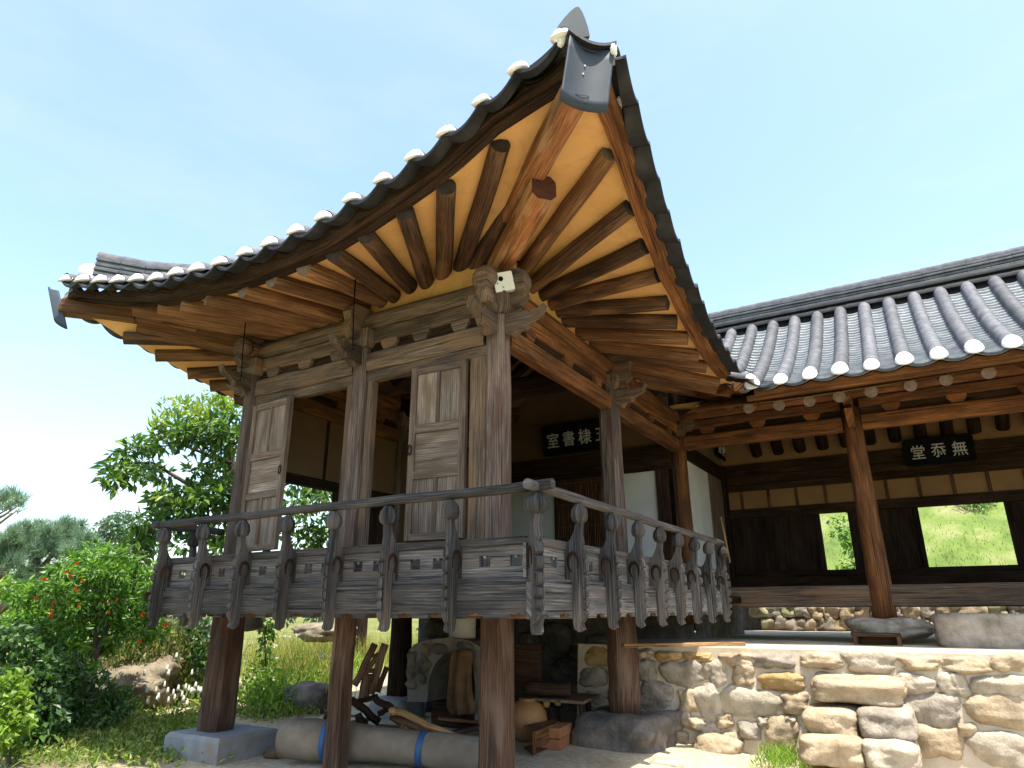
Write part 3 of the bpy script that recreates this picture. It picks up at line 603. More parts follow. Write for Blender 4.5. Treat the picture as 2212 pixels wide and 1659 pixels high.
# tiles next to the corner tips
pan(pans, [EW[0], EW[0]+Vector((.35, 0, .1))], [TIPW+Vector((.02, .12, .0)), TIPW+Vector((.35, .12, .12))], sag=.12)
pan(pans, [ES[0], ES[0]+Vector((0, .35, .1))], [TIPW+Vector((.1, .02, .0)), TIPW+Vector((.1, .35, .12))], sag=.1)
roof = pans.build('tiled_roof', TILE, PAV)
for pl, dv in zip(paths, ((1, 0, 0), (0, 1, 0), (0, -1, 0))):
    for A in pl:
        b = MB(); row_cover(b, [A[0].lerp(A[1], .07/max(.1, (A[1]-A[0]).length))+Vector((0, 0, .012))]+[p+Vector((0, 0, .012)) for p in A[1:]]); b.build('cover_tile_row', TILE_L, roof)
        b = MB(); plug(b, A[0]+Vector((0, 0, .004)), A[1]-A[0], set=.12 if dv[1] > .5 else .0); b.build('mortar_plug', MORTAR, roof)
b = MB(); x0 = 4.15                                      # part of the south slope above the valley
P = []
for i in range(9):
    x = x0+3.05*i/8; ys = -1.56+3.36*i/8; P.append([Vector((x, lerp(ys, RY, j/5), zcurve((lerp(ys, RY, j/5)+1.56)/3.38, 4.66, TOP)-.02)) for j in range(6)])
b.grid(P); b.build('valley_slope', TILE, roof, recalc=False)
# fascia boards under the tiles
def fascia(pts, inward, m, sof=None, ax=1, drop=.15, inn=.13):
    """Board under the tile lips; its lower edge follows the plaster soffit."""
    b = MB(); fine = []; iw = Vector(inward)
    for p, q in zip(pts, pts[1:]):
        for i in range(6): fine.append((p.lerp(q, i/6), abs(2*i/6-1)))
    fine.append((pts[-1], 1.0)); rings = []
    def zs(p):
        if not sof: return p.z-drop
        k = p[ax]
        if k <= sof[0][0]: return min(sof[0][1].z, p.z-.05)
        for (a, u), (c, v) in zip(sof, sof[1:]):
            if k <= c: return min(lerp(u.z, v.z, (k-a)/(c-a)), p.z-.05)
        return min(sof[-1][1].z, p.z-.05)
    for p, t in fine:
        z = -.085+.085*t*t; zb = zs(p)-.012; hi = max(p.z+z, zb+.03)
        rings.append([Vector((*(p+iw*inn).xy, hi)), Vector((*(p+iw*inn).xy, zb)), Vector((*(p+iw*(inn+.08)).xy, zb-.004)), Vector((*(p+iw*(inn+.08)).xy, hi))])
    b.loft(rings); b.build('eave_board', m, PAV)
    b = MB(); rings = []
    for p in pts:
        zb = zs(p); rings.append([Vector((*(p+iw*(inn+o)).xy, zb+dz)) for o, dz in ((.06, .05), (.06, -.045), (.16, -.04), (.16, .05))])
    b.loft(rings); b.build('eave_batten', m, PAV)
fascia([TIPW+Vector((.0, .22, -.04))]+EW+[EW[-1]+Vector((0, .12, .02))], (1, .02, 0), W_DARK, SOFW, 1); fascia([TIPW+Vector((.25, 0, -.04))]+ES, (0, 1, 0), W_HALL, SOFS, 0)
fascia([NWT+Vector((.42, -.12, -.10))]+[p for p, L in rowsN if p.x > -1.2], (0, -1, 0), W_BRN, None, 0, drop=.12)
# ridges
def ridge(name, path, w, h, layers, par, roll=.085, mat1=None, cap=True):
    """Stacked flat tiles topped by a half-round roll, following a path."""
    path = [Vector(p) for p in path]; b = MB()
    for k in range(layers):
        z = h*k/layers; ww = w*(1-.10*(k % 2))*(1-.12*k/layers)
        off = RND.random(); n = len(path)
        for a, c in zip(path, path[1:]):
            m = max(1, round((c-a).length/.32))
            for i in range(m):
                p, q = a.lerp(c, (i+.01)/m), a.lerp(c, (i+.985)/m); dz = RND.uniform(-.004, .004)
                b.beam(p+Vector((0, 0, z+h/layers*.42+dz)), q+Vector((0, 0, z+h/layers*.42+dz)), ww, h/layers*.62, ch=.006)
        cw = ww*.55
    for a, c in zip(path, path[1:]): b.beam(a+Vector((0, 0, h/2)), c+Vector((0, 0, h/2)), w*.72, h, ch=.004)
    o = b.build(name, mat1 or TILE_R, par); b = MB(); row_cover(b, [p+Vector((0, 0, h+.0)) for p in path], r=roll); b.build('ridge_roll', TILE_L, o)
    return o
hz = lambda d: zcurve(d/3.32, 5.0, TOP)
def hip_path(T, z0, s0):
    P = []
    for i in range(9):
        t = s0+(1-s0)*i/8; P.append(Vector((lerp(T.x, RX, t), lerp(T.y, RY, t), zcurve(t, 4.92, TOP)+(z0-4.92)*(1-t)**2.4+.06)))
    return P
swp = hip_path(TIPW, TIPW.z, .14); r1 = ridge('hip_ridge', swp, .18, .14, 3, roof)
nwp = [p-Vector((0, 0, .17*math.sin(math.pi*min(1, i/5)))) for i, p in enumerate(hip_path(NWT, NWT.z-.02, .10))]; r2 = ridge('hip_ridge', nwp, .22, .34, 5, roof)
b = MB(); e = nwp[0]; b.rock(e+Vector((-.06, .06, .12)), (.20, .20, .26), 4, box=2.6, amp=.15); b.build('mortar_plug', MORTAR, roof)
ridge('main_ridge', [(RX, RY, TOP-.02), (4.5, RY, TOP-.05), (7.2, RY, TOP-.02)], .26, .36, 6, roof)
# corner tiles: hanging tile on the hip rafter, tip pan tile, pointed end tile, mortar
z4 = crop(2100, 20, .3014); ca = 1.74
def cz(x, y, a=ca): return PDG(*z4(x, y), a)
def curved_plate(TL, TR, BL, BR, out, bulge, th, n=20, m=6):
    out = Vector(out).normalized(); F = []; K = []
    for j in range(m+1):
        l = TL.lerp(BL, j/m); r = TR.lerp(BR, j/m)
        F.append([l.lerp(r, i/n)+out*(bulge*(1-(2*i/n-1)**2)) for i in range(n+1)]); K.append([p-out*th for p in F[-1]])
    b = MB(); b.loft([f+k[::-1] for f, k in zip(F, K)], smooth=True); return b
out = (-.66, -.70, -.12)
b = curved_plate(cz(598, 400), cz(1186, 598), cz(470, 1235), cz(1100, 1408), out, -.05, .02); hang = b.build('hanging_end_tile', TILE_B, roof)
b = MB()
for x, y in ((828, 752), (806, 860)): b.rock(cz(x, y)+Vector(out).normalized()*-.046, (.012, .012, .012), 1, n=3)
b.build('nail', MORTAR, hang)
b = MB(); st = [cz(650, 1125), cz(880, 1160), cz(870, 1260), cz(660, 1215)]; st.append(st[0]); b.tube([p+Vector(out).normalized()*-.044 for p in st], .0022, n=5); b.build('oval_stamp', TILE_B, hang)
din = Vector((.68, .70, .10))
A0, B0 = cz(585, 290), cz(1215, 470); mid = A0.lerp(B0, .5)
b = MB(); pan(b, [A0, A0+din*.34], [B0, B0+din*.34], sag=.19, th=.026); b.build('tip_tile', TILE, roof)
b = MB(); pan(b, [A0+Vector((.03, .03, -.035)), A0+din*.34], [B0+Vector((.03, .03, -.035)), B0+din*.34], sag=.19, th=.024); b.build('tip_tile', TILE, roof)
b = MB(); b.rock(PDG(*z4(455, 440), 1.66), (.085, .085, .12), 9, box=2.4, amp=.25); b.build('mortar_plug', MORTAR, roof)
b = MB(); b.rock(PDG(*z4(1175, 600), 1.74), (.05, .05, .09), 5, box=2.4, amp=.25); b.build('mortar_plug', MORTAR, roof)
pl = [(365, 420), (430, 300), (510, 195), (600, 100), (650, 60), (685, 48), (715, 62), (755, 130), (790, 215), (825, 320), (850, 440), (600, 460)]
ac = 1.46; P3 = [PDG(*z4(x, y), ac) for x, y in pl]; o = P3[-1]; ex = Vector((1, -1, 0)).normalized(); ez = Vector((0, 0, 1))
b = MB(); b.prism([((p-o).dot(ex), (p-o).z) for p in P3], o, ex, ez, -.02, .02); b.build('pointed_end_tile', TILE_B, roof)
# north-west corner hanging tile
z6 = crop(150, 1000, .3165); nx = lambda x, y: PX(*z6(x, y), -1.62)
b = curved_plate(nx(135, 465), nx(250, 470)+Vector((.05, .10, 0)), nx(205, 850), nx(360, 960)+Vector((.05, .10, 0)), (-.6, .75, -.1), .04, .02); b.build('hanging_end_tile', TILE_B, roof)

# security camera box under the corner
zc = crop(1300, 1000, .4521)
b = MB(); c = PDG(*zc(1578, 295), .13); nrm = Vector((-.80, -.58, -.15)).normalized(); ex = nrm.cross(Vector((0, 0, 1))).normalized()*-1; ez = ex.cross(nrm).normalized()*-1
if ez.z < 0: ez = -ez
a = math.radians(-12); rt = Vector((-CR.x, -CR.y, 0))*-1; ex = (rt-nrm*rt.dot(nrm)).normalized(); ez = nrm.cross(ex)*-1
if ez.z < 0: ez = -ez
ex, ez = ex*math.cos(a)-ez*math.sin(a), ez*math.cos(a)+ex*math.sin(a)
b.beam(c-nrm*.07, c+nrm*.06, .19, .19, up=ez, ch=.008)
cb = tag(b.build('security_camera', WHITE), 'small white box camera tilted under the corner hip rafter', 'camera'); cf = c+nrm*.06
b = MB(); b.lathe([(.024, 0), (.024, .006), (.016, .008), (.014, .003)], cf-ex*.025+ez*.03, nrm, 14); b.build('lens', BLACK, cb)
b = MB(); b.lathe([(.007, 0), (.007, .004)], cf-ex*.065-ez*.012, nrm, 8); b.build('sensor', BLACK, cb)
b = MB(); b.lathe([(.010, 0), (.010, .004)], cf-ex*.018-ez*.055, nrm, 8); b.build('emblem', METAL, cb)
b = MB(); b.beam(c-nrm*.07, c-nrm*.18, .05, .05); b.build('mount', METAL, cb)
# bells hanging on wires under the west eave
for i, (x0, y0, x1, y1, X) in enumerate(((768, 600, 762, 755, -.55), (533, 672, 520, 822, -.62))):
    b = MB(); p, q = PX(x0, y0, X), PX(x1, y1, X); b.tube([p, p.lerp(q, .5)+Vector((0, .01, 0)), q], .007, n=6)
    hk = tag(b.build('hanging_hook', BLACK), ['iron shutter hook on a wire under the west eave, beside the middle post', 'iron shutter hook on a wire under the eave, beside the far post'][i], 'hook', 'shutter hooks under the west eave')
    b = MB(); b.tube([q+Vector((.0, .05*math.cos(t), .025*math.sin(t))) for t in [k*math.pi/6 for k in range(13)]], .009, n=6); b.build('ring', W_DARK, hk)

# ------------------------------------------------------------------ main hall
HALL = thing('tiled_hall', 'long wooden hall with grey tiled roof beside the pavilion', 'hall', (7.2, -4, 1.17))
HX, HB, HE, HS = 5.73, 8.62, 4.2, -8.6
EZ, RXH, RZH = 4.56, 7.0, 6.52
def hzr(x): t = (x-HE)/(RXH-HE); return EZ+(RZH-EZ)*(.70*t+.30*t*t)
def vstart(y): return HE if y < -1.62 else min(6.9, 4.15+(y+1.6)*(3.05/3.4))
ysr = [1.0-.373*i for i in range(27)]; ysr = [y-.335+.003 for y in ysr]
def hpath(y):
    x0 = vstart(y); return [Vector((lerp(x0, RXH, i/9), y, hzr(lerp(x0, RXH, i/9)))) for i in range(10)]
hp = [hpath(y) for y in ysr]; b = MB()
for A, B in zip(hp, hp[1:]): pan_steps(b, A, B)
hroof = b.build('tiled_roof', TILE_P, HALL, recalc=False)
for A in hp:
    b = MB(); row_cover(b, [A[0].lerp(A[1], .2)+Vector((0, 0, .015))]+[p+Vector((0, 0, .015)) for p in A[1:]], r=.098); b.build('cover_tile_row', TILE_L, hroof)
    b = MB(); plug(b, A[0]+Vector((0, 0, .015)), A[1]-A[0], r=.098, low=.40); b.build('mortar_plug', MORTAR, hroof)
b = MB()
for A, B in zip(hp, hp[1:]):
    if A[0].y > -1.3: continue
    pan(b, [A[0]+Vector((-.03, 0, -.01)), A[1]+Vector((0, 0, -.03))], [B[0]+Vector((-.03, 0, -.01)), B[1]+Vector((0, 0, -.03))], sag=.17, th=.022)
b.build('eave_tile', TILE, hroof)
b = MB()                                                  # the turned tiles in the valley
for y in (-1.72, -1.42): pan(b, [Vector((4.02, y+.16, 4.60)), Vector((4.5, y+.46, 4.80))], [Vector((4.18, y-.14, 4.575)), Vector((4.66, y+.14, 4.78))], sag=.22, th=.022)
b.build('valley_tile', TILE, hroof)
b = MB(); row_cover(b, [(4.06, -1.58, 4.63), (4.6, -1.1, 4.9)], r=.08); b.build('cover_tile_row', TILE_L, hroof)
b = MB(); plug(b, (4.06, -1.58, 4.63), (.7, .6, .3)); b.build('mortar_plug', MORTAR, hroof)
b = MB(); b.grid([[Vector((lerp(RXH+.4, 10.1, i/8), y, zcurve(1-i/8, EZ+.1, RZH))) for i in range(9)] for y in (5.2, -8.6)]); b.build('rear_slope', TILE, hroof, recalc=False)
rd = [(7.2, 2.0, 6.47), (7.2, -1.0, 6.45), (7.2, -4, 6.44), (7.2, -6.5, 6.47), (7.2, -8.7, 6.58)]
b = MB()
for dz, x in ((.06, 7.02), (.20, 7.06)):
    row_cover(b, [(x, 2.0, 6.50+dz+.03), (x, -4, 6.50+dz), (x, -8.7, 6.52+dz)], r=.085)
b.build('ridge_base_roll', TILE, hroof)
ridge('main_ridge', [(x, y, z+.22) for x, y, z in rd], .27, .34, 6, hroof, roll=.10)
b = MB(); b.beam((7.2, 2, 6.55), (7.2, -8.7, 6.55), .3, .5); b.build('ridge_core', TILE, hroof)
# frame
def hbeam(name, p, q, w, h, m=W_HALL): b = MB(); b.beam(p, q, w, h, ch=.02, seg=6, jit=.006); return b.build(name, m, HALL)
for y in (-2.65, -5.35, -8.1):
    b = MB(); b.log((HX, y, 1.47), (HX, y, 4.45), .155, .125, seg=7, n=18, bend=.006); b.build('column', W_HALL, HALL)
    b = MB(); b.prism([(0, -.08), (.10, -.12), (.2, -.05), (.3, 0), (.38, .1), (.3, .12), (.2, .18), (0, .2)], (HX-.1, y, 4.24), (-1, 0, 0), (0, 0, 1), -.05, .05); b.build('wing_bracket', W_HALL, HALL)
    b = MB(); b.prism([(0, 4.44), (.28, 4.44), (.36, 4.54), (.32, 4.68), (.27, 4.80), (0, 4.82)], (HX, y, 0), (-1, 0, 0), (0, 0, 1), -.06, .06); b.build('beam_head', W_HALL, HALL)
    b = MB(); b.log((HX, y, 4.62), (HB, y, 4.62), .16, seg=5, n=16); b.build('cross_beam', W_DARK, HALL)
for y0, y1 in ((-.12, -2.52), (-2.78, -5.22), (-5.48, -8.0)):
    hbeam('tie_beam', (HX, y0, 4.22), (HX, y1, 4.22), .15, .22); hbeam('bracket_beam', (HX, y0, 4.52), (HX, y1, 4.52), .11, .15)
    b = MB(); b.beam((HX, y0, 4.39), (HX, y1, 4.39), .03, .13); b.build('backing_board', W_DARK, HALL)
    for i in range(3):
        y = lerp(y0, y1, (i+.5)/3); b = MB(); b.prism([(-.12, .065), (-.12, .02), (-.07, -.05), (.07, -.05), (.12, .02), (.12, .065)], (HX, y, 4.385), (0, 1, 0), (0, 0, 1), -.065, .065); b.build('bearing_block', W_HALL, HALL)
    hbeam('floor_beam', (HX, y0, 1.77), (HX, y1, 1.77), .17, .29, W_GREY)
b = MB(); b.log((HX, .1, 4.70), (HX, -8.6, 4.70), .10, seg=12, n=16, bend=.005); b.build('purlin', W_HALL, HALL)
b = MB()
for i in range(12): b.box((HX+.09+i*.235, HS, 1.84), (HX+.09+i*.235+.232, -.03, 1.915+.002*(i % 2)), ax=1)
b.build('floor', W_DARK, HALL)
hr = [(1617, 882), (1683, 875.5), (1748, 867), (1813, 857), (1882, 846.5), (1967, 833), (2044, 821), (2136, 805.5)]; ro = [PX(x, y, 4.5) for x, y in hr]; ro = [Vector((4.5, y, 4.33)) for y in (-.55, -1.0)]+ro+[Vector((4.5, -4.75-.42*i, 4.34)) for i in range(9)]
sof = []
for i, o in enumerate(ro):
    q = Vector((HX, o.y, 4.84)); e = q+(q-o).normalized()*.9; b = MB()
    if o.y < -1.2: b.capm = 1; b.log(o, e, .078, .085, seg=5, n=14, bend=.006)
    else: b.log(o.lerp(q, .6), e, .08, seg=4, n=12)
    b.build('rafter', [W_HALL, END_P], HALL); d = (o-q).normalized()
    sof.append([p+Vector((0, 0, .075)) for p in (o+d*.12, o, q, e)])
b = MB(); b.grid(sof); b.build('plaster_soffit', PLASTER, HALL, recalc=False)
b = MB(); b.grid([[Vector((HX, y, z)) for z in (4.78, 4.92)] for y in (.1, -8.5)], smooth=False); b.build('plaster_infill', PLASTER, HALL, recalc=False)
eav = [Vector((HE, y, EZ)) for y in ysr if y < -1.5]
b = MB(); fine = []
for p, q in zip(eav, eav[1:]): fine += [(p.lerp(q, i/6), abs(2*i/6-1)) for i in range(6)]
b.loft([[p+Vector((.08, 0, -.08+.05*t*t)), p+Vector((.08, 0, -.115)), p+Vector((.15, 0, -.12)), p+Vector((.15, 0, -.03))] for p, t in fine]); b.build('eave_board', W_HALL, HALL)
b = MB(); b.beam((HE+.20, -1.45, EZ-.125), (HE+.20, HS, EZ-.125), .14, .07, ch=.01, seg=10, jit=.003); b.build('eave_batten', W_HALL, HALL)
b = MB(); b.beam((4.05, -1.42, 4.53), (4.75, -.75, 4.72), .16, .12, ch=.01); b.build('valley_rafter', W_HALL, HALL)
# inner ceiling, back wall
b = MB(); b.grid([[(HX+.6, y, 5.1), (7.2, y, 6.1), (HB, y, 4.78)] for y in (3.4, -8.6)]); b.build('ceiling', PLASTER_D, HALL, recalc=False)
for i in range(20):
    y = -.75-.40*i; b = MB(); b.log((HB-.13, y, 4.49), (7.3, y, 5.68), .10, seg=3, n=10); b.build('inner_rafter', W_DARK, HALL)
def hb(name, x0, x1, y0, y1, z0, z1, m, ax=1): b = MB(); b.box((x0, min(y0, y1), z0), (x1, max(y0, y1), z1), ax=ax, ch=.006); return b.build(name, m, HALL)
BX = 8.55
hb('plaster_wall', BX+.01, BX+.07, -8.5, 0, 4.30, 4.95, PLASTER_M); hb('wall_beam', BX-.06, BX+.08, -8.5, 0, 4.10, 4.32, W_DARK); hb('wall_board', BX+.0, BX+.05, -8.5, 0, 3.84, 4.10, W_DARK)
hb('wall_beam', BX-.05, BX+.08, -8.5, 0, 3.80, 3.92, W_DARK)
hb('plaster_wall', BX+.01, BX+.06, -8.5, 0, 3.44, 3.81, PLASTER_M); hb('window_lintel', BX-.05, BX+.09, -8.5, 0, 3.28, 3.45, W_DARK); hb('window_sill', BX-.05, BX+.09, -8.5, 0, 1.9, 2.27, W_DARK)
zr = crop(3200, 1500, .4051)
for i in range(16):
    y = -.35-.505*i; hb('wall_strut', BX-.02, BX+.08, y-.025, y+.025, 3.44, 3.81, W_BRN, 2)
wins = [(PX(1836, 1110, BX).y, PX(1765, 1118, BX).y), (PX(2176, 1090, BX).y, PX(1985, 1140, BX).y), (-7.0, -5.7)]
wy = 0.0
for y0, y1 in wins: hb('board_wall', BX, BX+.06, y1, wy, 2.25, 3.30, W_DARK, 2); wy = y0
hb('board_wall', BX, BX+.06, -8.5, wy, 2.25, 3.30, W_DARK, 2)
for y0, y1 in wins:
    for a in (y0, y1): hb('window_jamb', BX-.04, BX+.1, a-.04, a+.04, 2.24, 3.31, W_DARK, 2)
# partition between hall and room (runs along X at y = 0)
hb('partition_beam', HX+.1, BX, -.06, .06, 4.02, 4.3, W_DARK, 0); hb('partition_wall', HX+.1, BX, -.02, .05, 4.3, 5.3, PLASTER_D, 0)
xs = [PY(x, 1120, 0).x for x in (1491, 1540, 1563, 1585, 1601, 1632)]
hb('paper_door', HX+.12, PY(1538, 1150, 0).x, -.02, .01, 1.95, 4.02, PAPER, 2); hb('board_door', PY(1538, 1150, 0).x, PY(1568, 1150, 0).x, -.03, .01, 1.95, 4.02, W_COL, 2)
hb('column', PY(1576, 1150, 0).x-.11, PY(1576, 1150, 0).x+.11, -.11, .11, 1.9, 4.05, W_HALL, 2); hb('board_door', PY(1582, 1150, 0).x, PY(1606, 1150, 0).x, -.02, .02, 1.95, 4.02, W_DARK, 2)
hb('paper_door', PY(1604, 1150, 0).x, PY(1632, 1150, 0).x, -.03, .0, 1.95, 3.9, PAPER, 2); hb('column', BX-.22, BX, -.1, .1, 1.9, 4.3, W_DARK, 2)
hb('rear_wall', BX+.08, BX+.14, 0, 3.6, 1.2, 4.9, W_DARK, 2)
# ------------------------------------------------------------------ signboards with brush lettering
def signboard(label, text, c, ex, ez, w, h, size, tilt=0):
    """Black plaque on the wall: board, frame moulding and one raised glyph per character, set left to right."""
    c, ex, ez = Vector(c), Vector(ex).normalized(), Vector(ez).normalized(); nz = ex.cross(ez)
    b = MB(); b.prism([(-w/2, -h/2), (w/2, -h/2), (w/2, h/2), (-w/2, h/2)], c, ex, ez, -.02, .02)
    s = tag(b.build('signboard', BLACK), label, 'signboard')
    b = MB()
    for p, q in (((-w/2, -h/2), (w/2, -h/2)), ((w/2, -h/2), (w/2, h/2)), ((w/2, h/2), (-w/2, h/2)), ((-w/2, h/2), (-w/2, -h/2))):
        b.beam(c+ex*p[0]+ez*p[1]+nz*.02, c+ex*q[0]+ez*q[1]+nz*.02, .04, .05)
    b.build('frame', BLACK, s); n = len(text)
    for i, ch in enumerate(text):
        cu = bpy.data.curves.new('glyph', 'FONT'); cu.body = ch; cu.size = size; cu.extrude = .006; cu.offset = size*.004; cu.align_x = 'CENTER'; cu.align_y = 'CENTER'
        t = link(bpy.data.objects.new('glyph_source', cu)); bpy.context.view_layer.update(); dg = bpy.context.evaluated_depsgraph_get()
        me = bpy.data.meshes.new_from_object(t.evaluated_get(dg)); bpy.data.objects.remove(t); g = link(bpy.data.objects.new('character', me)); me.materials.clear(); me.materials.append(LETTER)
        xs = [v.co.x for v in me.vertices]; zs = [v.co.y for v in me.vertices]; mx, mz = (min(xs)+max(xs))/2, (min(zs)+max(zs))/2
        o = c+ex*(w*(-.5+(i+.62)/(n+.24)))+nz*.028
        for v in me.vertices:
            k = v.co.copy(); j_ = mnoise.noise_vector(Vector((k.x*9/size*.3, k.y*9/size*.3, i)))*size*.012; k.x += j_.x; k.y += j_.y; v.co = o+ex*(k.x-mx)+ez*((k.y-mz)*1.12)+nz*k.z
        me.update(); g.parent = s
    return s
c5 = crop(1900, 1200, .5425); SX = 5.45
a, q = PX(*c5(590, 1040), SX), PX(*c5(810, 1000), SX); pitch = (q-a).length/2
d = Vector((0, -1, 0)); ctr = a+d*(pitch*1.5)+Vector((0, 0, .0)); ctr.z = (a.z+q.z)/2+.0
signboard('black signboard with four pale characters hung inside the pavilion', '\u5ba4\u66f8\u68e3\u4e94', ctr, d, (-.16, 0, 1), pitch*4.5, .50, pitch*.86)
zr = crop(3200, 1500, .4051); SX2 = 8.40
a, q = PX(*zr(1180, 760), SX2), PX(*zr(1560, 725), SX2); pitch = (q-a).length/2; ctr = (a+q)/2
signboard('black signboard with three pale characters high on the hall rear wall', '\u5802\u5fdd\u7121', ctr, d, (-.16, 0, 1), pitch*3.5, .42, pitch*.82)
zq = crop(2700, 1750, .36166); a, q = PY(*zq(485, 150), -.10), PY(*zq(600, 185), -.10)
signboard('dark signboard seen edge-on above the white door beside the hall', '\u5c45\u4e16\u5c71\u84bc', (a+q)/2+Vector((0, 0, .02)), (1, 0, 0), (0, -.12, 1), (q-a).length*1.35, .34, .22)

# ------------------------------------------------------------------ terrace, retaining wall and steps
WX = 3.40; TZ = 1.16
b = MB(); b.grid([[(x, y, TZ+.012*mnoise.noise(Vector((x*2, y*2, 0)))) for y in [ -9+.25*i for i in range(41)]+[.86]] for x in [WX+.02+.3*i for i in range(26)]]); struct(b.build('terrace', CLAY, recalc=False))
RW = thing('retaining_wall', 'rounded field-stone retaining wall in pale mortar under the hall terrace', 'stone wall', (WX, -4, 0))
b = MB(); bat = lambda z: -.13*(1-z/1.2)
b.loft([[(WX+bat(-.3), y, -.3), (WX, y, TZ+.01), (WX+.5, y, TZ+.01), (WX+.5, y, -.3)] for y in (-9, -6, -3, -.2, .86)]); b.build('mortar_core', S_MORT, RW)
z4w = crop(2400, 2350, .7667)
ST = [(235, 345, 90, 52, 0), (355, 355, 130, 62, 2), (505, 360, 150, 52, 2), (705, 370, 150, 72, 0), (905, 380, 230, 95, 1), (1140, 385, 220, 95, 0), (1400, 392, 290, 120, 3), (1655, 395, 200, 82, 0), (1900, 400, 260, 85, 0), (2130, 398, 180, 95, 0),
      (240, 430, 110, 120, 1), (430, 450, 215, 150, 1), (608, 440, 125, 150, 3), (750, 460, 110, 105, 0), (955, 485, 250, 112, 2), (1180, 465, 120, 50, 1), (1340, 470, 190, 40, 0), (1640, 500, 220, 122, 3), (1850, 510, 150, 132, 3), (2060, 510, 320, 135, 3),
      (300, 575, 195, 160, 1), (470, 590, 110, 140, 0), (572, 605, 135, 195, 3), (790, 600, 300, 180, 3), (1015, 595, 160, 122, 0), (1730, 640, 320, 165, 1), (2085, 650, 365, 182, 0), (790, 745, 130, 100, 1), (950, 755, 180, 170, 0), (1750, 800, 290, 175, 0), (1910, 742, 112, 92, 0), (2085, 835, 340, 185, 3),
      (-10, 360, 150, 90, 2), (-20, 470, 150, 120, 1), (90, 440, 90, 130, 1), (120, 590, 150, 150, 1), (-20, 610, 140, 130, 1), (150, 350, 80, 60, 0), (660, 690, 100, 80, 0), (505, 700, 130, 80, 0), (430, 690, 110, 110, 1), (575, 735, 120, 80, 3), (400, 780, 130, 90, 0), (700, 790, 110, 80, 0), (860, 690, 70, 60, 1), (1080, 640, 70, 90, 0), (1000, 680, 60, 50, 3), (1280, 640, 300, 120, 0), (1250, 800, 260, 150, 1)]
b = MB(); ax = (Vector((1, 0, .08)).normalized(), Vector((0, 1, 0)), Vector((-.08, 0, 1)).normalized())
for i, (cx, cy, w, h, k) in enumerate(ST):
    p = PX(*z4w(cx, cy), WX-.03); l = PX(*z4w(cx-w/2, cy), WX-.03); r = PX(*z4w(cx+w/2, cy), WX-.03); t = PX(*z4w(cx, cy-h/2), WX-.03); u = PX(*z4w(cx, cy+h/2), WX-.03)
    b.m = k; b.rock(p+Vector((bat(p.z)+.118, 0, 0)), (.30, (l-r).length*1.08, (t-u).length*1.08), i, box=3.0, amp=.20, n=14, ax=ax)
si = 60
for r_ in range(4):                                       # courses beyond the picture's right edge
    y = -4.55-.15*(r_ % 2); z = .14+.30*r_
    while y > -8.9:
        w = RND.uniform(.32, .62); b.m = RND.choice((0, 0, 1, 2, 3)); b.rock((WX+bat(z)+.10, y-w/2, z+RND.uniform(-.02, .02)), (.32, w*1.02, RND.uniform(.27, .33)), si, box=3.0, amp=.2, n=8, ax=ax); y -= w+.03; si += 1
b.build('field_stones', [S_TAN, S_GREY, S_ORG, S_WHT], RW)
SL = [(1325, 540, 470, 118, 0, 'long flat stone step at the top of the wall steps'), (1200, 710, 285, 140, 0, 'rounded tan stone step in the middle row, nearer the pavilion'), (1490, 720, 285, 150, 1, 'greyish stone step in the middle row, farther from the pavilion'),
      (1212, 862, 330, 155, 0, 'pinkish stone step in the lowest row, nearer the pavilion'), (1512, 880, 270, 140, 3, 'pale stone step in the lowest row, farther from the pavilion')]
for i, (cx, cy, w, h, k, lab) in enumerate(SL):
    X = (3.02, 2.78, 2.78, 2.50, 2.50)[i]; p, l, r, t, u = (PX(*z4w(cx+a*w/2, cy+c*h/2), X-.12) for a, c in ((0, 0), (-1, 0), (1, 0), (0, -1), (0, 1)))
    lo = min(u.z, t.z-.22); b = MB(); b.rock((X+.18, p.y, (t.z+lo)/2), (.78, (l-r).length*1.05, (t.z-lo)*1.08), 30+i, box=5.5, amp=.10, n=14)
    tag(b.build('stone_step', (S_TAN, S_GREY, S_ORG, S_WHT)[k]), lab, 'step', 'stone steps up to the terrace')
def stone(name, c, size, m, lab, cat, seed, box=3.2, amp=.14, n=13, group=None): b = MB(); b.rock(c, size, seed, box, amp, n); return tag(b.build(name, m), lab, cat, group)
p = PX(1908, 1350, 5.6); stone('base_stone', (5.70, -2.66, 1.35), (.62, .98, .30), S_GREY, 'flat round grey base stone under the round hall column', 'base stone', 41, 3.0)
p = PX(2014, 1330, 4.95); q = PX(2014, 1383, 4.95); b = MB(); b.rock((5.2, p.y-.95, (p.z+TZ)/2), (.55, 1.9, p.z-TZ+.06), 44, box=12, amp=.04, n=12); tag(b.build('stepping_stone', S_GREY), 'long squared grey stepping stone on the terrace', 'stepping stone')
b = MB(); l, r = PX(1843, 1380, 5.05), PX(1947, 1384, 5.05)
b.box((5.05, r.y, TZ+.10), (5.25, l.y, TZ+.15), ax=1); b.box((5.05, r.y, TZ), (5.25, r.y+.05, TZ+.11), ax=2); b.box((5.05, l.y-.05, TZ), (5.25, l.y, TZ+.11), ax=2); b.box((5.22, r.y+.05, TZ), (5.25, l.y-.05, TZ+.1), ax=1)
tag(b.build('wooden_footstool', W_BRN), 'low dark wooden footstool before the round base stone', 'footstool')
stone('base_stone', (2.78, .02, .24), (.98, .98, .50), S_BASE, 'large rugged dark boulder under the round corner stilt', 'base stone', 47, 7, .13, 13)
b = MB(); q = [PX(390, 1596, -.28), PX(545, 1590, -.28)]; zt = .40
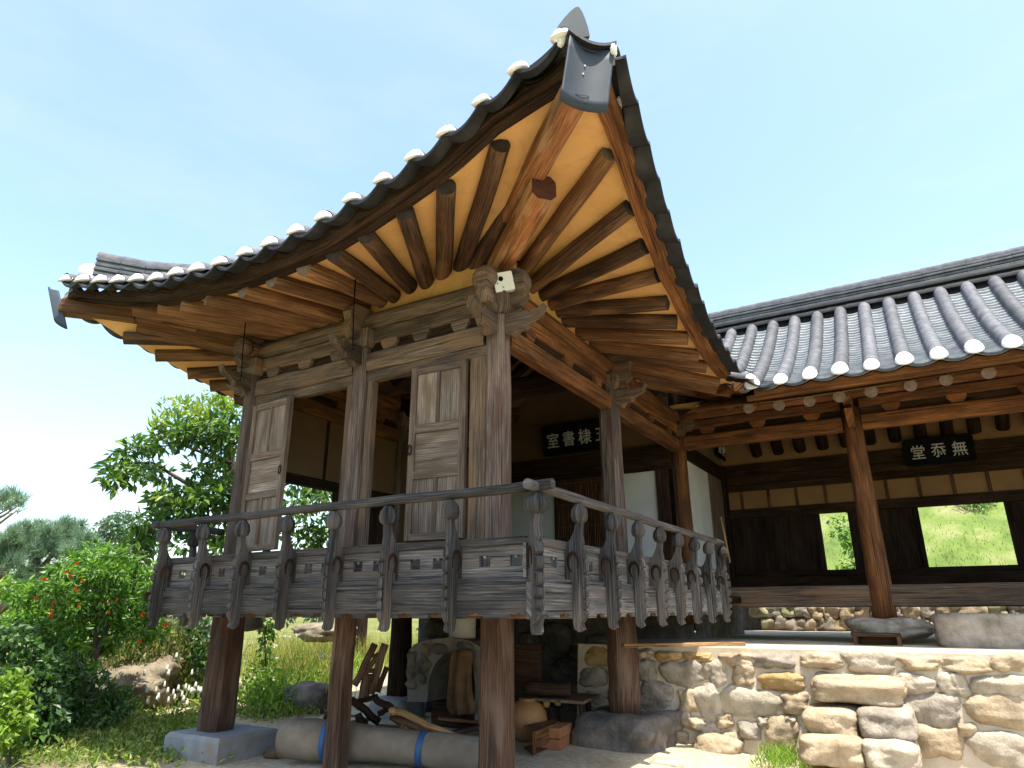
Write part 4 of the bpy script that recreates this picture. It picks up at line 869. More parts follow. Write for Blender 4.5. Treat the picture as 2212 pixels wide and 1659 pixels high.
b.loft([[(-.34+e, 2.98+e, z), (.42-e, 2.98+e, z), (.42-e, 3.84-e, z), (-.34+e, 3.84-e, z)] for e, z in ((0, -.1), (0, .36), (.03, zt))]); tag(b.build('concrete_base', S_CONC), 'pale squared concrete base under the far corner stilt', 'base block')
stone('base_stone', (P0.x, P0.y, P0.z-.17), (.62, .62, .36), S_CONC, 'squared stone plinth under the dark round inner stilt', 'base stone', 52, 6, .05)
stone('base_stone', (0, 0, -.02), (.55, .55, .2), S_BASE, 'half-buried flat stone under the nearest corner stilt', 'base stone', 53, 4, .1)
stone('base_stone', (0, 1.75, .06), (.45, .45, .16), S_BASE, 'half-buried flat stone under the slim middle stilt', 'base stone', 54, 4, .1)
b = MB(); b.beam(PZ(1345, 1394, TZ+.06), PZ(1605, 1391, TZ+.06), .12, .04, ch=.004); tag(b.build('plank', W_POLE), 'long sunlit-ended plank lying on the terrace edge', 'plank')
# foundation walls closing the space under the room
FW = thing('foundation_wall', 'dark stone foundation wall in the shade below the pavilion floor', 'foundation wall', (4.4, 2.2, 0)); b = MB()
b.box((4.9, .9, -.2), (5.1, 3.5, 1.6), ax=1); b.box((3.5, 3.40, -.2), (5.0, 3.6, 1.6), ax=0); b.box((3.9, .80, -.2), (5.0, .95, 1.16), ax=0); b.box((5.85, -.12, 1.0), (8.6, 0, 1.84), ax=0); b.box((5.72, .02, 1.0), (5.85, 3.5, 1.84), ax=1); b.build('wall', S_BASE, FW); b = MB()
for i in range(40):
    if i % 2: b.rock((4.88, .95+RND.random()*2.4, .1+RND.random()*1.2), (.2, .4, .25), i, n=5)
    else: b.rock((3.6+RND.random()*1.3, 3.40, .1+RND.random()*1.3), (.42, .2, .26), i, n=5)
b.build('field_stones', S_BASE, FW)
# stone furnace with arched mouth, chimney pipe, hanging sack
FU = thing('stone_furnace', 'whitewashed stone furnace with arched mouth below the pavilion floor', 'furnace', (2.3, 2.0, .15)); fx = 2.15
zf = crop(1200, 2480, .36166); fy = lambda x, y: PX(*zf(x, y), fx)
out_ = [(1215, 900), (1210, 500), (1235, 330), (1290, 265), (1450, 215), (1700, 190), (1900, 230), (2080, 330), (2120, 700), (2120, 1100), (1960, 1100), (1960, 700), (1930, 450), (1850, 350), (1740, 330), (1620, 370), (1520, 480), (1455, 640), (1430, 900)]
P3 = [fy(x, y) for x, y in out_]; o = Vector((fx, 0, 0)); b = MB(); b.prism([(-p.y, p.z) for p in P3], o, (0, -1, 0), (0, 0, 1), -.35, .05)
b.build('whitewashed_arch', plain('dirty_whitewash', (.12, .105, .085), (.22, .20, .175), 4, .95, .6, dirt=((.07, .055, .04), 3.0, .7)), FU); b = MB()
for i, (x, y, w, h) in enumerate(((1270, 430, 100, 190), (1410, 330, 120, 150), (1580, 320, 190, 130), (1400, 500, 180, 200), (1260, 580, 90, 190), (1260, 720, 110, 100), (1380, 650, 100, 130), (1850, 280, 170, 110))):
    p, l, r, t, u = (fy(x+a*w/2, y+c*h/2) for a, c in ((0, 0), (-1, 0), (1, 0), (0, -1), (0, 1))); b.rock(p+Vector((-.0, 0, 0)), (.2, (l-r).length, (t-u).length), 70+i, amp=.2, n=7)
b.build('furnace_stones', S_BASE, FU); b = MB(); b.box((fx+.42, 1.0, .1), (fx+.5, 2.6, 1.2), ax=1); b.build('furnace_back', W_DARK, FU)
cp = fy(1720, 130); b = MB(); b.lathe([(.17, 0), (.165, .5)], (fx+.15, cp.y, fy(1720, 205).z), n=18); tag(b.build('flue_pipe', plain('white_pipe', (.30, .30, .28), (.38, .38, .36), 3, .6, .05)), 'short white flue pipe on top of the stone furnace', 'pipe')
b = MB(); rows = []; hx = fx-.25
for y, l, r in ((335, 1690, 1860), (400, 1668, 1862), (520, 1655, 1850), (640, 1650, 1845), (760, 1640, 1850), (880, 1632, 1870), (960, 1640, 1905), (1040, 1690, 1890)):
    A, B = PX(*zf(l, y), hx), PX(*zf(r, y), hx); rows.append([A.lerp(B, i/10)+Vector((.05*math.sin(i*1.3+y*.004)-.05*math.sin(math.pi*i/10), 0, 0)) for i in range(11)]+[A.lerp(B, 1-i/10)+Vector((.10+.03*math.sin(i), 0, 0)) for i in range(11)])
b.loft(rows, smooth=True); tag(b.build('burlap_sack', BURLAP), 'brown burlap sack hanging before the furnace mouth', 'sack')
# rolled mat with blue straps
zm = crop(600, 2400, .6329); A, B = PZ(*zm(850, 872), .40), PZ(*zm(2240, 995), .30); ml = (B-A).length; n = 14; pts = []; rad = []
for i in range(n+1):
    t = i/n; pts.append(A.lerp(B, t)+Vector((0, 0, .03*math.sin(t*3.2)-.02*t))); rad.append(.178-.030*t+.012*math.sin(t*9)-(.012 if i in (3, 9) else 0))
b = MB(); b.tube(pts, rad, n=22, wob=.02); rm = tag(b.build('rolled_mat', MAT_ROLL), 'long grey-brown rolled floor mat tied with blue straps below the deck', 'rolled mat')
for j in (3, 9):
    b = MB(); d = (pts[j+1]-pts[j-1]).normalized(); b.tube([pts[j]-d*.03, pts[j]+d*.03], [rad[j]+.012]*2, n=22); b.build('strap', BLUE, rm)
b = MB(); p0 = PZ(*zm(740, 965), .22); p1 = PZ(*zm(1500, 1010), .2); b.tube([p0, p0.lerp(p1, .1), p0.lerp(p1, .16), p0.lerp(p1, .3), p1], [.08, .10, .05, .022, .02], n=12, sq=.6); tag(b.build('wooden_scoop', W_GREY), 'grey wooden scoop lying under the end of the rolled mat', 'scoop')
# yellow wooden pole with straw fringe, A-frame carriers, dark poles
a, c = PZ(*zf(1040, 1005), .62), PZ(*zf(1890, 1360), .42); b = MB(); b.log(a, c, .035, .028, seg=8, n=12, bend=.012); b.rock(a, (.1, .1, .08), 3, n=5); fl = tag(b.build('threshing_flail', W_POLE), 'yellow wooden flail with a straw-bound head resting on the rolled mat', 'flail')
b = MB(); a2, c2 = PZ(*zf(1020, 1075), .55), PZ(*zf(1600, 1330), .40); b.tube([a2, a2.lerp(c2, .25), a2.lerp(c2, .6), c2], [.045, .075, .085, .03], n=10, sq=.7, wob=.1); b.build('straw_head', W_BRN2, fl)
b = MB()
for i in range(70):
    p = a2.lerp(c2, .3+.5*RND.random()); b.tube([p+Vector((-.02, 0, .05)), p+Vector((-.09, RND.uniform(-.03, .03), -.01)), p+Vector((-.07, RND.uniform(-.03, .03), -.09))], .004, n=4)
b.build('straw_fringe', W_POLE, fl)
def carrier(lab, pl, D, m):
    b = MB()
    for x0, y0, x1, y1, r in pl: b.log(PH(*zf(x0, y0), D), PH(*zf(x1, y1), D), r, seg=4, n=9, bend=.01)
    return tag(b.build('carrying_frame', m), lab, 'carrying frame', 'wooden carrying frames below the deck')
carrier('reddish wooden carrying frame with two slanted rails and rungs between the stilts', [(830, 265, 600, 720, .04), (945, 265, 780, 820, .045), (780, 400, 900, 385, .025), (700, 560, 890, 560, .025), (870, 370, 690, 640, .03), (740, 600, 700, 880, .06)], 8.3, W_STILT)
carrier('dark crossed wooden carrying frame lying behind the slim middle stilt', [(560, 880, 880, 1130, .04), (830, 860, 1020, 980, .035), (1020, 970, 860, 1040, .03), (960, 520, 860, 800, .03), (620, 900, 860, 840, .025), (640, 1040, 720, 1200, .04), (330, 1050, 260, 1190, .05)], 7.9, W_DARK)
b = MB(); pl = [(690, 1225), (860, 1165), (1150, 1200), (1400, 1290), (1560, 1360)]; b.tube([PZ(*zf(x, y+40), .30) for x, y in pl], [.03, .09, .11, .09, .03], n=12, sq=.6); tag(b.build('curved_plank', W_BRN2), 'curved weathered plank lying behind the rolled mat', 'plank')
# jar, bricks, open box, plank table with brass bowls, log, pipes, shovel
zj = crop(1650, 2500, .36166); p = PZ(*zj(1270, 1290), .20); k = .0
b = MB(); b.lathe([(.10, 0), (.17, .05), (.22, .14), (.235, .22), (.22, .31), (.17, .385), (.11, .42), (.09, .43), (.10, .45), (.07, .45)], (p.x+.18, p.y+.1, .17), n=20); tag(b.build('earthen_jar', CERAM), 'round brown earthen jar behind the nearest corner stilt', 'jar')
br0 = PZ(*zj(1640, 1395), .17); uu = (PZ(*zj(1840, 1280), .17)-br0).normalized(); vv = Vector((-uu.y, uu.x, 0)); BRN = 0
for i in range(4):
    for j in range(2):
        c = br0+uu*(.055+i*.115)+vv*(.12)+Vector((0, 0, .055+j*.108)); b = MB(); e = Vector((0, 0, .05)); b.beam(c-vv*.11, c+vv*.11, .105, .10, ch=.004)
        tag(b.build('brick', BRICK), 'orange-red brick in the small stack beside the dark boulder', 'brick', 'bricks stacked below the deck')
q = [PZ(*zj(x, y), .19) for x, y in ((1330, 1440), (1620, 1310), (1600, 1250), (1220, 1350))]; b = MB(); hh = Vector((0, 0, .13))
b.beam(q[0]+hh, q[1]+hh, .015, .16); b.grid([[q[0]+hh*1.6, q[1]+hh*1.6], [q[3]+hh*1.6, q[2]+hh*1.6]], smooth=False); b.grid([[q[0], q[1]], [q[3], q[2]]], smooth=False); b.beam(q[1], q[1]+hh*1.6, .03, .03); b.beam(q[0]+(q[1]-q[0])*.05, q[0]+(q[1]-q[0])*.05+hh*1.6, .03, .03)
tag(b.build('open_crate', W_HALL), 'shallow open wooden crate on the ground beside the bricks', 'crate')
tb = [PX(*zj(x, y), 3.0) for x, y in ((1190, 830), (2060, 765))]; t0 = PZ(*zj(1200, 800), .62); t1 = PZ(*zj(1890, 845), .62); t2 = PZ(*zj(2065, 765), .62); t3 = t0+(t2-t1); b = MB()
b.loft([[v+Vector((0, 0, dz)) for v in (t0, t1, t2, t3)] for dz in (-.03, 0)]); pt = tag(b.build('plank_bench', W_GREY), 'low plank bench in the shade below the deck', 'bench')
for v in (t0.lerp(t2, .15), t1.lerp(t2, .3).lerp(t0, .1), t2.lerp(t0, .15), t3.lerp(t1, .15)):
    b = MB(); b.beam(v-Vector((0, 0, .03)), Vector((v.x, v.y, .12)), .06, .06); b.build('leg', W_DARK, pt)
BRASS = plain('brass', (.5, .36, .12), (.62, .46, .18), 6, .35, .05)
for i, (x, y, lab) in enumerate(((1480, 910, 'small brass bowl nearer the jar below the plank bench'), (1608, 890, 'small brass bowl farther from the jar, below the plank bench'))):
    c = PZ(*zj(x, y), .50); b = MB(); b.lathe([(.03, 0), (.045, .03), (.05, .09), (.047, .1), (.04, .09)], c, n=14); tag(b.build('brass_bowl', BRASS), lab, 'bowl', 'brass bowls below the bench')
    b = MB(); b.beam((c.x, c.y, .1), (c.x, c.y, c.z), .05, .05); tag(b.build('wooden_block', W_DARK), ['dark wooden block holding the brass bowl nearer the jar', 'dark wooden block holding the brass bowl farther from the jar'][i], 'block')
lg = [PZ(*zj(1250, 700), .72), PZ(*zj(1755, 705), .72)]; b = MB(); b.log(lg[0], lg[1], .075, .085, seg=5, n=12); tag(b.build('log', W_DARK), 'short dark log lying on the plank bench', 'log')
for i, (x0, y0, x1, y1) in enumerate(((335, 700, 500, 765), (345, 735, 440, 770))):
    b = MB(); b.tube([PZ(*z4w(x0-130, y0-50), .22), PZ(*z4w(x1, y1), .17)], .035 if i == 0 else .022, n=12); tag(b.build('metal_pipe', METAL if i == 0 else W_GREY), ['thicker grey metal pipe poking out beside the dark boulder', 'thin grey pipe lying under the thicker metal pipe'][i], 'pipe')
b = MB(); c = PZ(*zj(1290, 1470), .13); e = PZ(*zj(1560, 1600), .1); b.rock(c, (.32, .22, .09), 8, box=3, amp=.08); b.tube([c, e, e+(e-c)], .016, n=8); tag(b.build('shovel', METAL), 'grey shovel lying at the foot of the nearest corner stilt', 'shovel')
stone('field_stone', PZ(1545, 1625, .1)+Vector((.1, 0, .02)), (.42, .55, .30), S_TAN, 'smooth sunlit tan boulder on the ground before the retaining wall', 'boulder', 91, 3, .15)
for i, (x, y, s, lab) in enumerate(((1600, 1590, .22, 'small bluish stone at the foot of the retaining wall'), (1440, 1655, .3, 'flat pale stone half sunk in the sunlit ground'))): stone('field_stone', PZ(x, y, .1), (s, s*1.3, s*.5), S_GREY if i == 0 else S_WHT, lab, 'stone', 95+i)
stone('field_stone', PZ(668, 1530, .2)+Vector((0, 0, .12)), (.7, .8, .45), S_BASE, 'mossy dark stone behind the rolled mat', 'stone', 99)
# jumble of scrap wood, bamboo pole behind the railing end
for i in range(9):
    x, y = RND.uniform(700, 1180), RND.uniform(1545, 1600); p = PZ(x, y, .24+.05*(i % 3)); a = RND.uniform(0, math.pi); L = RND.uniform(.25, .6); d = Vector((math.cos(a), math.sin(a), RND.uniform(-.12, .25)))*L/2
    b = MB(); b.beam(p-d, p+d, RND.uniform(.03, .09), RND.uniform(.02, .045), ch=.004, seg=2, jit=.004); tag(b.build('wood_scrap', (W_GREY, W_STILT, W_BRN2)[i % 3]), 'dusty wood offcut in the jumble below the deck', 'wood scrap', 'wood offcuts below the deck')
b = MB(); b.tube([PX(1557, 1117, 5.1), PX(1566, 1160, 5.05), PX(1577, 1215, 5.0)], .014, n=8); tag(b.build('bamboo_pole', W_POLE), 'thin pale bamboo pole leaning by the hall end of the railing', 'pole')
b = MB(); q_ = [PX(*zf(1200, 60), P0.x-.15), PX(*zf(1215, 230), P0.x-.2), PX(*zf(1195, 460), P0.x-.17), PX(*zf(1210, 740), P0.x-.2), PX(*zf(1265, 810), P0.x-.3)]; b.tube(q_, .012, n=6); tag(b.build('black_cable', BLACK), 'black cable hanging down beside the dark inner stilt', 'cable')
# ------------------------------------------------------------------ vegetation
VR = random.Random(21)
L_TREE = leafmat('persimmon_leaf', [(.022, .060, .014), (.050, .120, .022), (.10, .20, .032), (.20, .30, .055)], .45, .7)
L_YNG = leafmat('young_leaf', [(.14, .23, .03), (.22, .31, .05), (.32, .38, .08)], .42, .4)
L_BUSH = leafmat('pomegranate_leaf', [(.028, .085, .012), (.07, .17, .02), (.13, .27, .03), (.21, .36, .045)], .42, .6)
L_DARK = leafmat('shrub_leaf', [(.020, .055, .016), (.045, .11, .025), (.10, .19, .038)], .35, .55)
L_LIME = leafmat('lime_leaf', [(.08, .16, .02), (.16, .27, .03), (.26, .38, .06)], .4, .4)
L_PINE = leafmat('pine_needle', [(.09, .15, .11), (.15, .23, .16), (.23, .33, .24)], .4, .15)
L_FAR = leafmat('far_leaf', [(.07, .12, .085), (.12, .19, .12), (.19, .27, .16)], .3, .25)  # paler and bluer: distance haze is put into the leaf colour
L_GRASS = leafmat('weed_blade', [(.10, .15, .02), (.20, .25, .04), (.34, .30, .08), (.40, .31, .12)], .35, .2)
L_GREEN = leafmat('green_blade', [(.06, .14, .015), (.14, .26, .025), (.24, .34, .05)], .35, .2)
L_HILL = leafmat('hill_blade', [(.10, .165, .03), (.16, .225, .045), (.27, .28, .10)], .3, .1)
PETAL = leafmat('orange_petal', [(.62, .09, .015), (.75, .16, .03)], .2, .2)
WPETAL = leafmat('white_flower', [(.62, .60, .56), (.75, .73, .70)], .2, .2)
BARK = plain('bark', (.05, .038, .028), (.12, .095, .072), 9, .95, .8); PBARK = plain('pine_bark', (.12, .075, .05), (.24, .17, .12), 9, .95, .8)
def rvec(): 
    while True:
        v = Vector((VR.uniform(-1, 1), VR.uniform(-1, 1), VR.uniform(-1, 1)))
        if .05 < v.length < 1: return v
def leaf(mb, p, d, L, W, fold=.25):
    d = d.normalized(); s = d.cross(rvec())
    s = s.normalized() if s.length > 1e-4 else Vector((1, 0, 0)); n = d.cross(s)
    i = len(mb.v); m = p+d*(L*.45); mb.v += [tuple(p), tuple(m+s*W*.5+n*W*fold), tuple(p+d*L-n*L*.08), tuple(m-s*W*.5+n*W*fold)]
    mb.face((i, i+1, i+2), ((0, 0),)*3); mb.face((i, i+2, i+3), ((0, 0),)*3)
def clump(mb, c, r, n, L, W, droop=.35, sq=(1, 1, .8), shell=.45):
    for _ in range(n):
        v = rvec().normalized()*(shell+(1-shell)*VR.random()) if VR.random() < .8 else rvec()
        k = 1+.35*mnoise.noise(v*1.7+c*3.1); p = c+Vector((v.x*sq[0], v.y*sq[1], v.z*sq[2]))*r*k
        d = v*.7+rvec()*.8+Vector((0, 0, -droop)); leaf(mb, p, d, L*VR.uniform(.5, 1.4), W*VR.uniform(.6, 1.3))
def depth(p): return (p-CAM).dot(CF)
def pxclumps(lst, D, L, W, dens, jit=.5, sh=1.0, **k):
    mb = MB()
    for x, y, r in lst:
        c = PH(x, y, D+VR.uniform(-jit, jit)); R = r*depth(c)/FPX; clump(mb, c, R*sh, max(8, int(dens*r*r/1000)), L, W, **k)
    return mb
def branches(name, segs, D, par, m=BARK):
    b = MB()
    for pts, r0, r1 in segs:
        P = [PH(x, y, D+.15*math.sin(i*2.1)) for i, (x, y) in enumerate(pts)]; b.tube(P, [lerp(r0, r1, i/(len(P)-1)) for i in range(len(P))], n=8)
    return b.build(name, m, par)
def base(x, y, D, z): p = PH(x, y, D); return (p.x, p.y, z)
# persimmon-like tree behind the pavilion
DT = 13.2
T = thing('broadleaf_tree', 'glossy broadleaf tree with yellow-green shoots rising behind the far corner post', 'tree', base(520, 1300, DT, .2))
cl = [(500, 905, 30), (478, 925, 40), (445, 930, 34), (420, 915, 30), (388, 935, 34), (352, 945, 30), (330, 960, 22), (405, 955, 26), (290, 965, 24), (265, 985, 22), (252, 1010, 24), (240, 1035, 20), (275, 1020, 28), (300, 1000, 20), (335, 1010, 18), (352, 1028, 22), (315, 1022, 20), (250, 1045, 16),
      (500, 955, 34), (470, 965, 30), (505, 1000, 36), (470, 1020, 36), (432, 1025, 26), (420, 1050, 22), (500, 1050, 34), (460, 1070, 34), (425, 1075, 24), (395, 1068, 26), (365, 1072, 24), (335, 1075, 20), (495, 1095, 34), (455, 1110, 34), (415, 1105, 30), (380, 1105, 30), (350, 1100, 22), (375, 1135, 26), (335, 1135, 24), (305, 1130, 20), (310, 1160, 26), (285, 1165, 24), (280, 1195, 26), (305, 1200, 22), (300, 1180, 28), (420, 1150, 22), (460, 1160, 24), (500, 1160, 28), (390, 1180, 14), (480, 1185, 24),
      (560, 930, 40), (600, 1000, 40), (650, 1040, 36), (685, 1060, 34), (640, 1090, 36), (672, 1130, 34), (655, 1170, 36), (700, 1160, 30), (560, 1050, 40), (580, 1130, 40), (720, 1100, 26), (700, 1040, 20)]
m = pxclumps(cl, DT, .175, .078, 98, .7); m.build('crown', L_TREE, T, recalc=False)
tips = [(395, 885, 22), (372, 905, 22), (425, 895, 20), (438, 875, 14), (480, 870, 20), (470, 890, 28), (500, 880, 24), (340, 935, 16), (310, 955, 12), (450, 910, 20), (405, 1015, 8), (355, 865, 8), (385, 868, 8), (410, 870, 8), (455, 868, 9), (345, 905, 10), (330, 925, 9), (350, 1068, 12), (380, 1090, 14)]
m = pxclumps(tips, DT-.2, .15, .055, 130, .5, droop=-.35); b = m
for x, y, h in ((352, 900, 45), (372, 895, 38), (398, 880, 28), (440, 880, 50), (470, 865, 30), (482, 860, 30), (500, 868, 34), (412, 890, 40), (330, 925, 30), (405, 1015, 40), (520, 860, 30)):
    for k in range(9):
        p = PH(x+VR.uniform(-3, 3), y-h*.7*k/8, DT-.3); leaf(b, p, Vector((VR.uniform(-1, 1), VR.uniform(-1, 1), .35)), .15, .05)
b.build('foliage', L_YNG, T, recalc=False)
branches('trunk', [([(548, 1360), (540, 1250), (520, 1160), (505, 1080), (500, 1000), (495, 930)], .16, .04), ([(510, 1120), (470, 1080), (430, 1060), (380, 1030), (330, 1000), (285, 1000)], .06, .015), ([(520, 1160), (500, 1190), (470, 1165), (400, 1140), (320, 1150)], .06, .02), ([(500, 1000), (452, 985), (430, 975), (390, 960), (340, 965)], .04, .012), ([(455, 1025), (445, 1000), (470, 990), (500, 985)], .03, .01), ([(495, 930), (470, 900), (440, 890)], .03, .01), ([(540, 1250), (600, 1150), (660, 1080)], .08, .02)], DT, T)
# pomegranate with orange flowers
DB = 11.0
B = thing('pomegranate_bush', 'bright green pomegranate bush dotted with orange flowers left of the pavilion', 'bush', base(180, 1580, DB, .2))
cl = [(200, 1195, 28), (240, 1200, 26), (165, 1215, 26), (130, 1235, 24), (275, 1215, 22), (300, 1240, 22), (205, 1235, 34), (245, 1245, 32), (160, 1260, 34), (120, 1280, 30), (90, 1270, 22), (285, 1265, 30), (320, 1270, 18), (200, 1285, 36), (240, 1290, 34), (160, 1310, 34), (115, 1320, 32), (280, 1305, 30), (310, 1310, 22), (200, 1335, 32), (240, 1330, 28), (70, 1315, 26), (300, 1345, 26), (330, 1350, 20), (345, 1365, 14), (275, 1345, 20), (160, 1355, 30), (115, 1365, 32), (75, 1360, 28), (200, 1375, 26), (150, 1400, 30), (105, 1405, 28), (225, 1395, 20), (170, 1440, 22), (130, 1445, 24), (175, 1480, 18), (150, 1500, 20), (200, 1440, 14)]
cl += [(60, 1270, 24), (40, 1290, 22), (60, 1340, 26), (30, 1345, 24), (320, 1300, 20), (335, 1320, 18), (330, 1285, 18), (310, 1375, 18), (250, 1375, 18), (180, 1405, 26), (145, 1430, 26), (110, 1445, 26), (160, 1465, 22), (125, 1475, 24), (155, 1520, 22), (185, 1540, 18), (215, 1550, 14), (130, 1510, 22), (240, 1530, 16), (215, 1500, 14), (265, 1545, 14)]
m = pxclumps(cl, DB, .10, .040, 300, .6); m.build('foliage', L_BUSH, B, recalc=False)
branches('stem', [([(190, 1590), (188, 1500), (205, 1420), (235, 1350), (265, 1290)], .06, .015), ([(185, 1590), (180, 1500), (165, 1420), (140, 1340), (120, 1280)], .05, .015), ([(195, 1560), (200, 1450), (210, 1350), (215, 1250)], .05, .012), ([(205, 1420), (250, 1380), (300, 1350), (330, 1345)], .03, .01)], DB, B)
zfl = crop(0, 2250, .4955)
for x, y in ((360, 138), (570, 112), (540, 75), (672, 143), (622, 210), (293, 292), (432, 328), (640, 343), (410, 398), (412, 432), (865, 330), (952, 300), (880, 405), (1160, 418), (1250, 512), (1320, 512), (1350, 505), (1218, 424), (18, 650), (1130, 632), (1248, 672), (620, 10)):
    c = PH(*zfl(x, y), DB-.75); b = MB(); s = VR.uniform(.018, .030)
    for k in range(9): leaf(b, c, rvec()+Vector((-.5, -.4, .2)), s*1.5, s*1.1)
    b.build('flower', PETAL, B, recalc=False)
def bush(lab, cl, D, L, W, dens, m, stems, z=.18, name='shrub', cat='shrub', jit=.5, **k):
    x, y, r = cl[len(cl)//2]; t = thing(name, lab, cat, base(x, y, D, z)); pxclumps(cl, D, L, W, dens, jit, **k).build('foliage', m, t, recalc=False)
    if stems: branches('stem', stems, D, t)
    return t
bush('dark leafy shrub in the lower corner before the pomegranate bush', [(60, 1440, 40), (30, 1410, 40), (95, 1480, 38), (50, 1500, 46), (100, 1540, 40), (60, 1560, 50), (20, 1560, 44), (90, 1590, 40), (40, 1620, 40), (130, 1580, 26), (10, 1480, 40), (110, 1440, 26), (5, 1380, 30), (35, 1370, 26), (60, 1395, 26)], 9.6, .085, .06, 130, L_DARK, [([(60, 1640), (60, 1520), (70, 1440)], .03, .01), ([(80, 1640), (95, 1540), (100, 1480)], .03, .01)], jit=.3)
bush('dark green undergrowth around the stem of the pomegranate bush', [(140, 1540, 26), (175, 1530, 24), (210, 1530, 24), (240, 1515, 24), (160, 1560, 24), (200, 1560, 22), (235, 1545, 22), (265, 1535, 18), (150, 1500, 26), (230, 1490, 20), (255, 1500, 20), (130, 1470, 26), (120, 1520, 26), (280, 1520, 14), (110, 1420, 30), (85, 1400, 30), (60, 1380, 30), (30, 1370, 30), (145, 1440, 26), (215, 1460, 18), (175, 1470, 22)], 10.4, .085, .045, 210, L_DARK, [([(200, 1590), (205, 1530), (215, 1480)], .015, .006)], jit=.4)
bush('lime-green leafy shrub at the very edge, lit by the sun', [(15, 1480, 24), (40, 1510, 24), (10, 1530, 30), (35, 1560, 28), (8, 1580, 26), (45, 1540, 18), (20, 1610, 20), (45, 1470, 18)], 8.8, .075, .06, 170, L_LIME, [([(20, 1650), (22, 1560), (25, 1500)], .02, .01)], jit=.2)
bush('tall green climbing plant behind the far stilt', [(570, 1350, 16), (575, 1375, 15), (572, 1400, 14), (578, 1425, 14), (585, 1365, 12)], 14.0, .10, .05, 260, L_BUSH, [([(575, 1440), (572, 1390), (575, 1350)], .02, .01)], name='climbing_plant', cat='plant', jit=.2)
bush('dark green leafy plant left of the far stilt, under the railing', [(425, 1360, 20), (440, 1385, 24), (430, 1410, 24), (455, 1410, 22), (440, 1430, 24), (470, 1430, 18), (410, 1400, 16)], 12.5, .10, .055, 150, L_DARK, [([(440, 1450), (438, 1400), (430, 1365)], .02, .01)], jit=.3)
# low growth with white drooping flower heads, weeds behind the stilts
def pick(lst):
    x, y, rx, ry = VR.choice(lst)
    while True:
        px, py = VR.gauss(x, rx), VR.gauss(y, ry)
        if py > 1408: break
    return PZ(px, py, .2)
def low_leaves(lst, n, hmax, L, W, m, name, lab, cat, k=3):
    b = MB()
    for _ in range(n):
        p = pick(lst); h = hmax*VR.random()**1.4
        for j in range(k): leaf(b, p+Vector((VR.uniform(-.06, .06), VR.uniform(-.06, .06), h*VR.random())), rvec()+Vector((0, 0, .4)), L*VR.uniform(.6, 1.3), W*VR.uniform(.7, 1.2))
    return stuff(tag(b.build(name, m, recalc=False), lab, cat))
L_LOW = leafmat('low_leaf', [(.06, .11, .02), (.13, .20, .035), (.24, .29, .07), (.34, .33, .13)], .35, .3)
low_leaves([(330, 1490, 60, 22), (280, 1510, 40, 22), (400, 1470, 30, 20), (250, 1530, 30, 14), (350, 1450, 40, 16), (430, 1500, 20, 20)], 2600, .42, .10, .04, L_LOW, 'ground_cover', 'yellow-green low growth left of the far stilt', 'ground cover')
zb = crop(0, 2250, .4955); b = MB()
for x, y in ((1350, 850), (1360, 885), (1550, 885), (1165, 890), (1280, 1075), (1270, 1095), (1360, 1105), (1355, 1030), (1410, 1085), (1470, 1060), (1500, 1000), (1525, 1015), (1570, 1020), (1600, 1020), (1620, 1025), (1510, 1130), (1480, 1095), (1190, 1020), (1260, 1025), (1195, 1110), (1045, 1135), (1045, 1230), (1085, 1260), (1130, 1245), (1400, 1045), (1440, 1010), (1330, 980), (1425, 750), (1580, 985), (1545, 1030)):
    c = PH(*zb(x, y), 11.6); s_ = VR.uniform(.6, 1.0)
    b.lathe([(.004, .04), (.018*s_, .03), (.024*s_, -.01), (.030*s_, -.05*s_), (.010, -.04)], c, n=7)
stuff(tag(b.build('white_flowers', WPETAL, recalc=False), 'white drooping bell flowers above the low growth left of the far stilt', 'flowers'))
def blades(lst, n, hr, wr, m, name, lab, cat='grass', spread=.18):
    b = MB()
    for _ in range(n):
        p = pick(lst); h = VR.uniform(*hr)*(.55+.45*VR.random()); w = VR.uniform(*wr)
        d = Vector((VR.gauss(0, 1)*spread, VR.gauss(0, 1)*spread, 1)); a = VR.uniform(0, math.pi); s = Vector((math.cos(a), math.sin(a), 0))*w/2
        i = len(b.v); q = p+d*h*.55; t = p+d*h+Vector((d.x, d.y, -.1))*h*.4
        b.v += [tuple(v) for v in (p-s, p+s, q+s*.8, q-s*.8, t)]; b.face((i, i+1, i+2, i+3), ((0, 0),)*4); b.face((i+3, i+2, i+4), ((0, 0),)*3)
    return stuff(tag(b.build(name, m, recalc=False), lab, cat))
blades([(640, 1470, 50, 22), (590, 1450, 30, 16), (700, 1450, 30, 16), (800, 1430, 40, 10), (900, 1425, 50, 8), (960, 1420, 40, 6), (640, 1425, 60, 8), (720, 1420, 50, 8)], 8000, (.35, 1.15), (.006, .017), L_GRASS, 'tall_weeds', 'tall yellowing weeds growing behind the stilts', spread=.22)
blades([(660, 1490, 40, 14), (720, 1470, 20, 16), (600, 1510, 30, 14), (880, 1440, 20, 10), (780, 1440, 20, 10)], 2600, (.12, .5), (.010, .022), L_GREEN, 'green_weeds', 'green bladed weeds between the stilts', spread=.4)
low_leaves([(600, 1505, 35, 16), (660, 1480, 35, 18), (560, 1500, 20, 16), (690, 1450, 25, 14), (640, 1440, 40, 12), (575, 1530, 25, 8), (900, 1440, 20, 10), (740, 1440, 20, 14)], 2600, .55, .10, .045, L_LIME, 'leafy_weeds', 'bright broad-leaved weeds in the sun behind the deck', 'weeds')
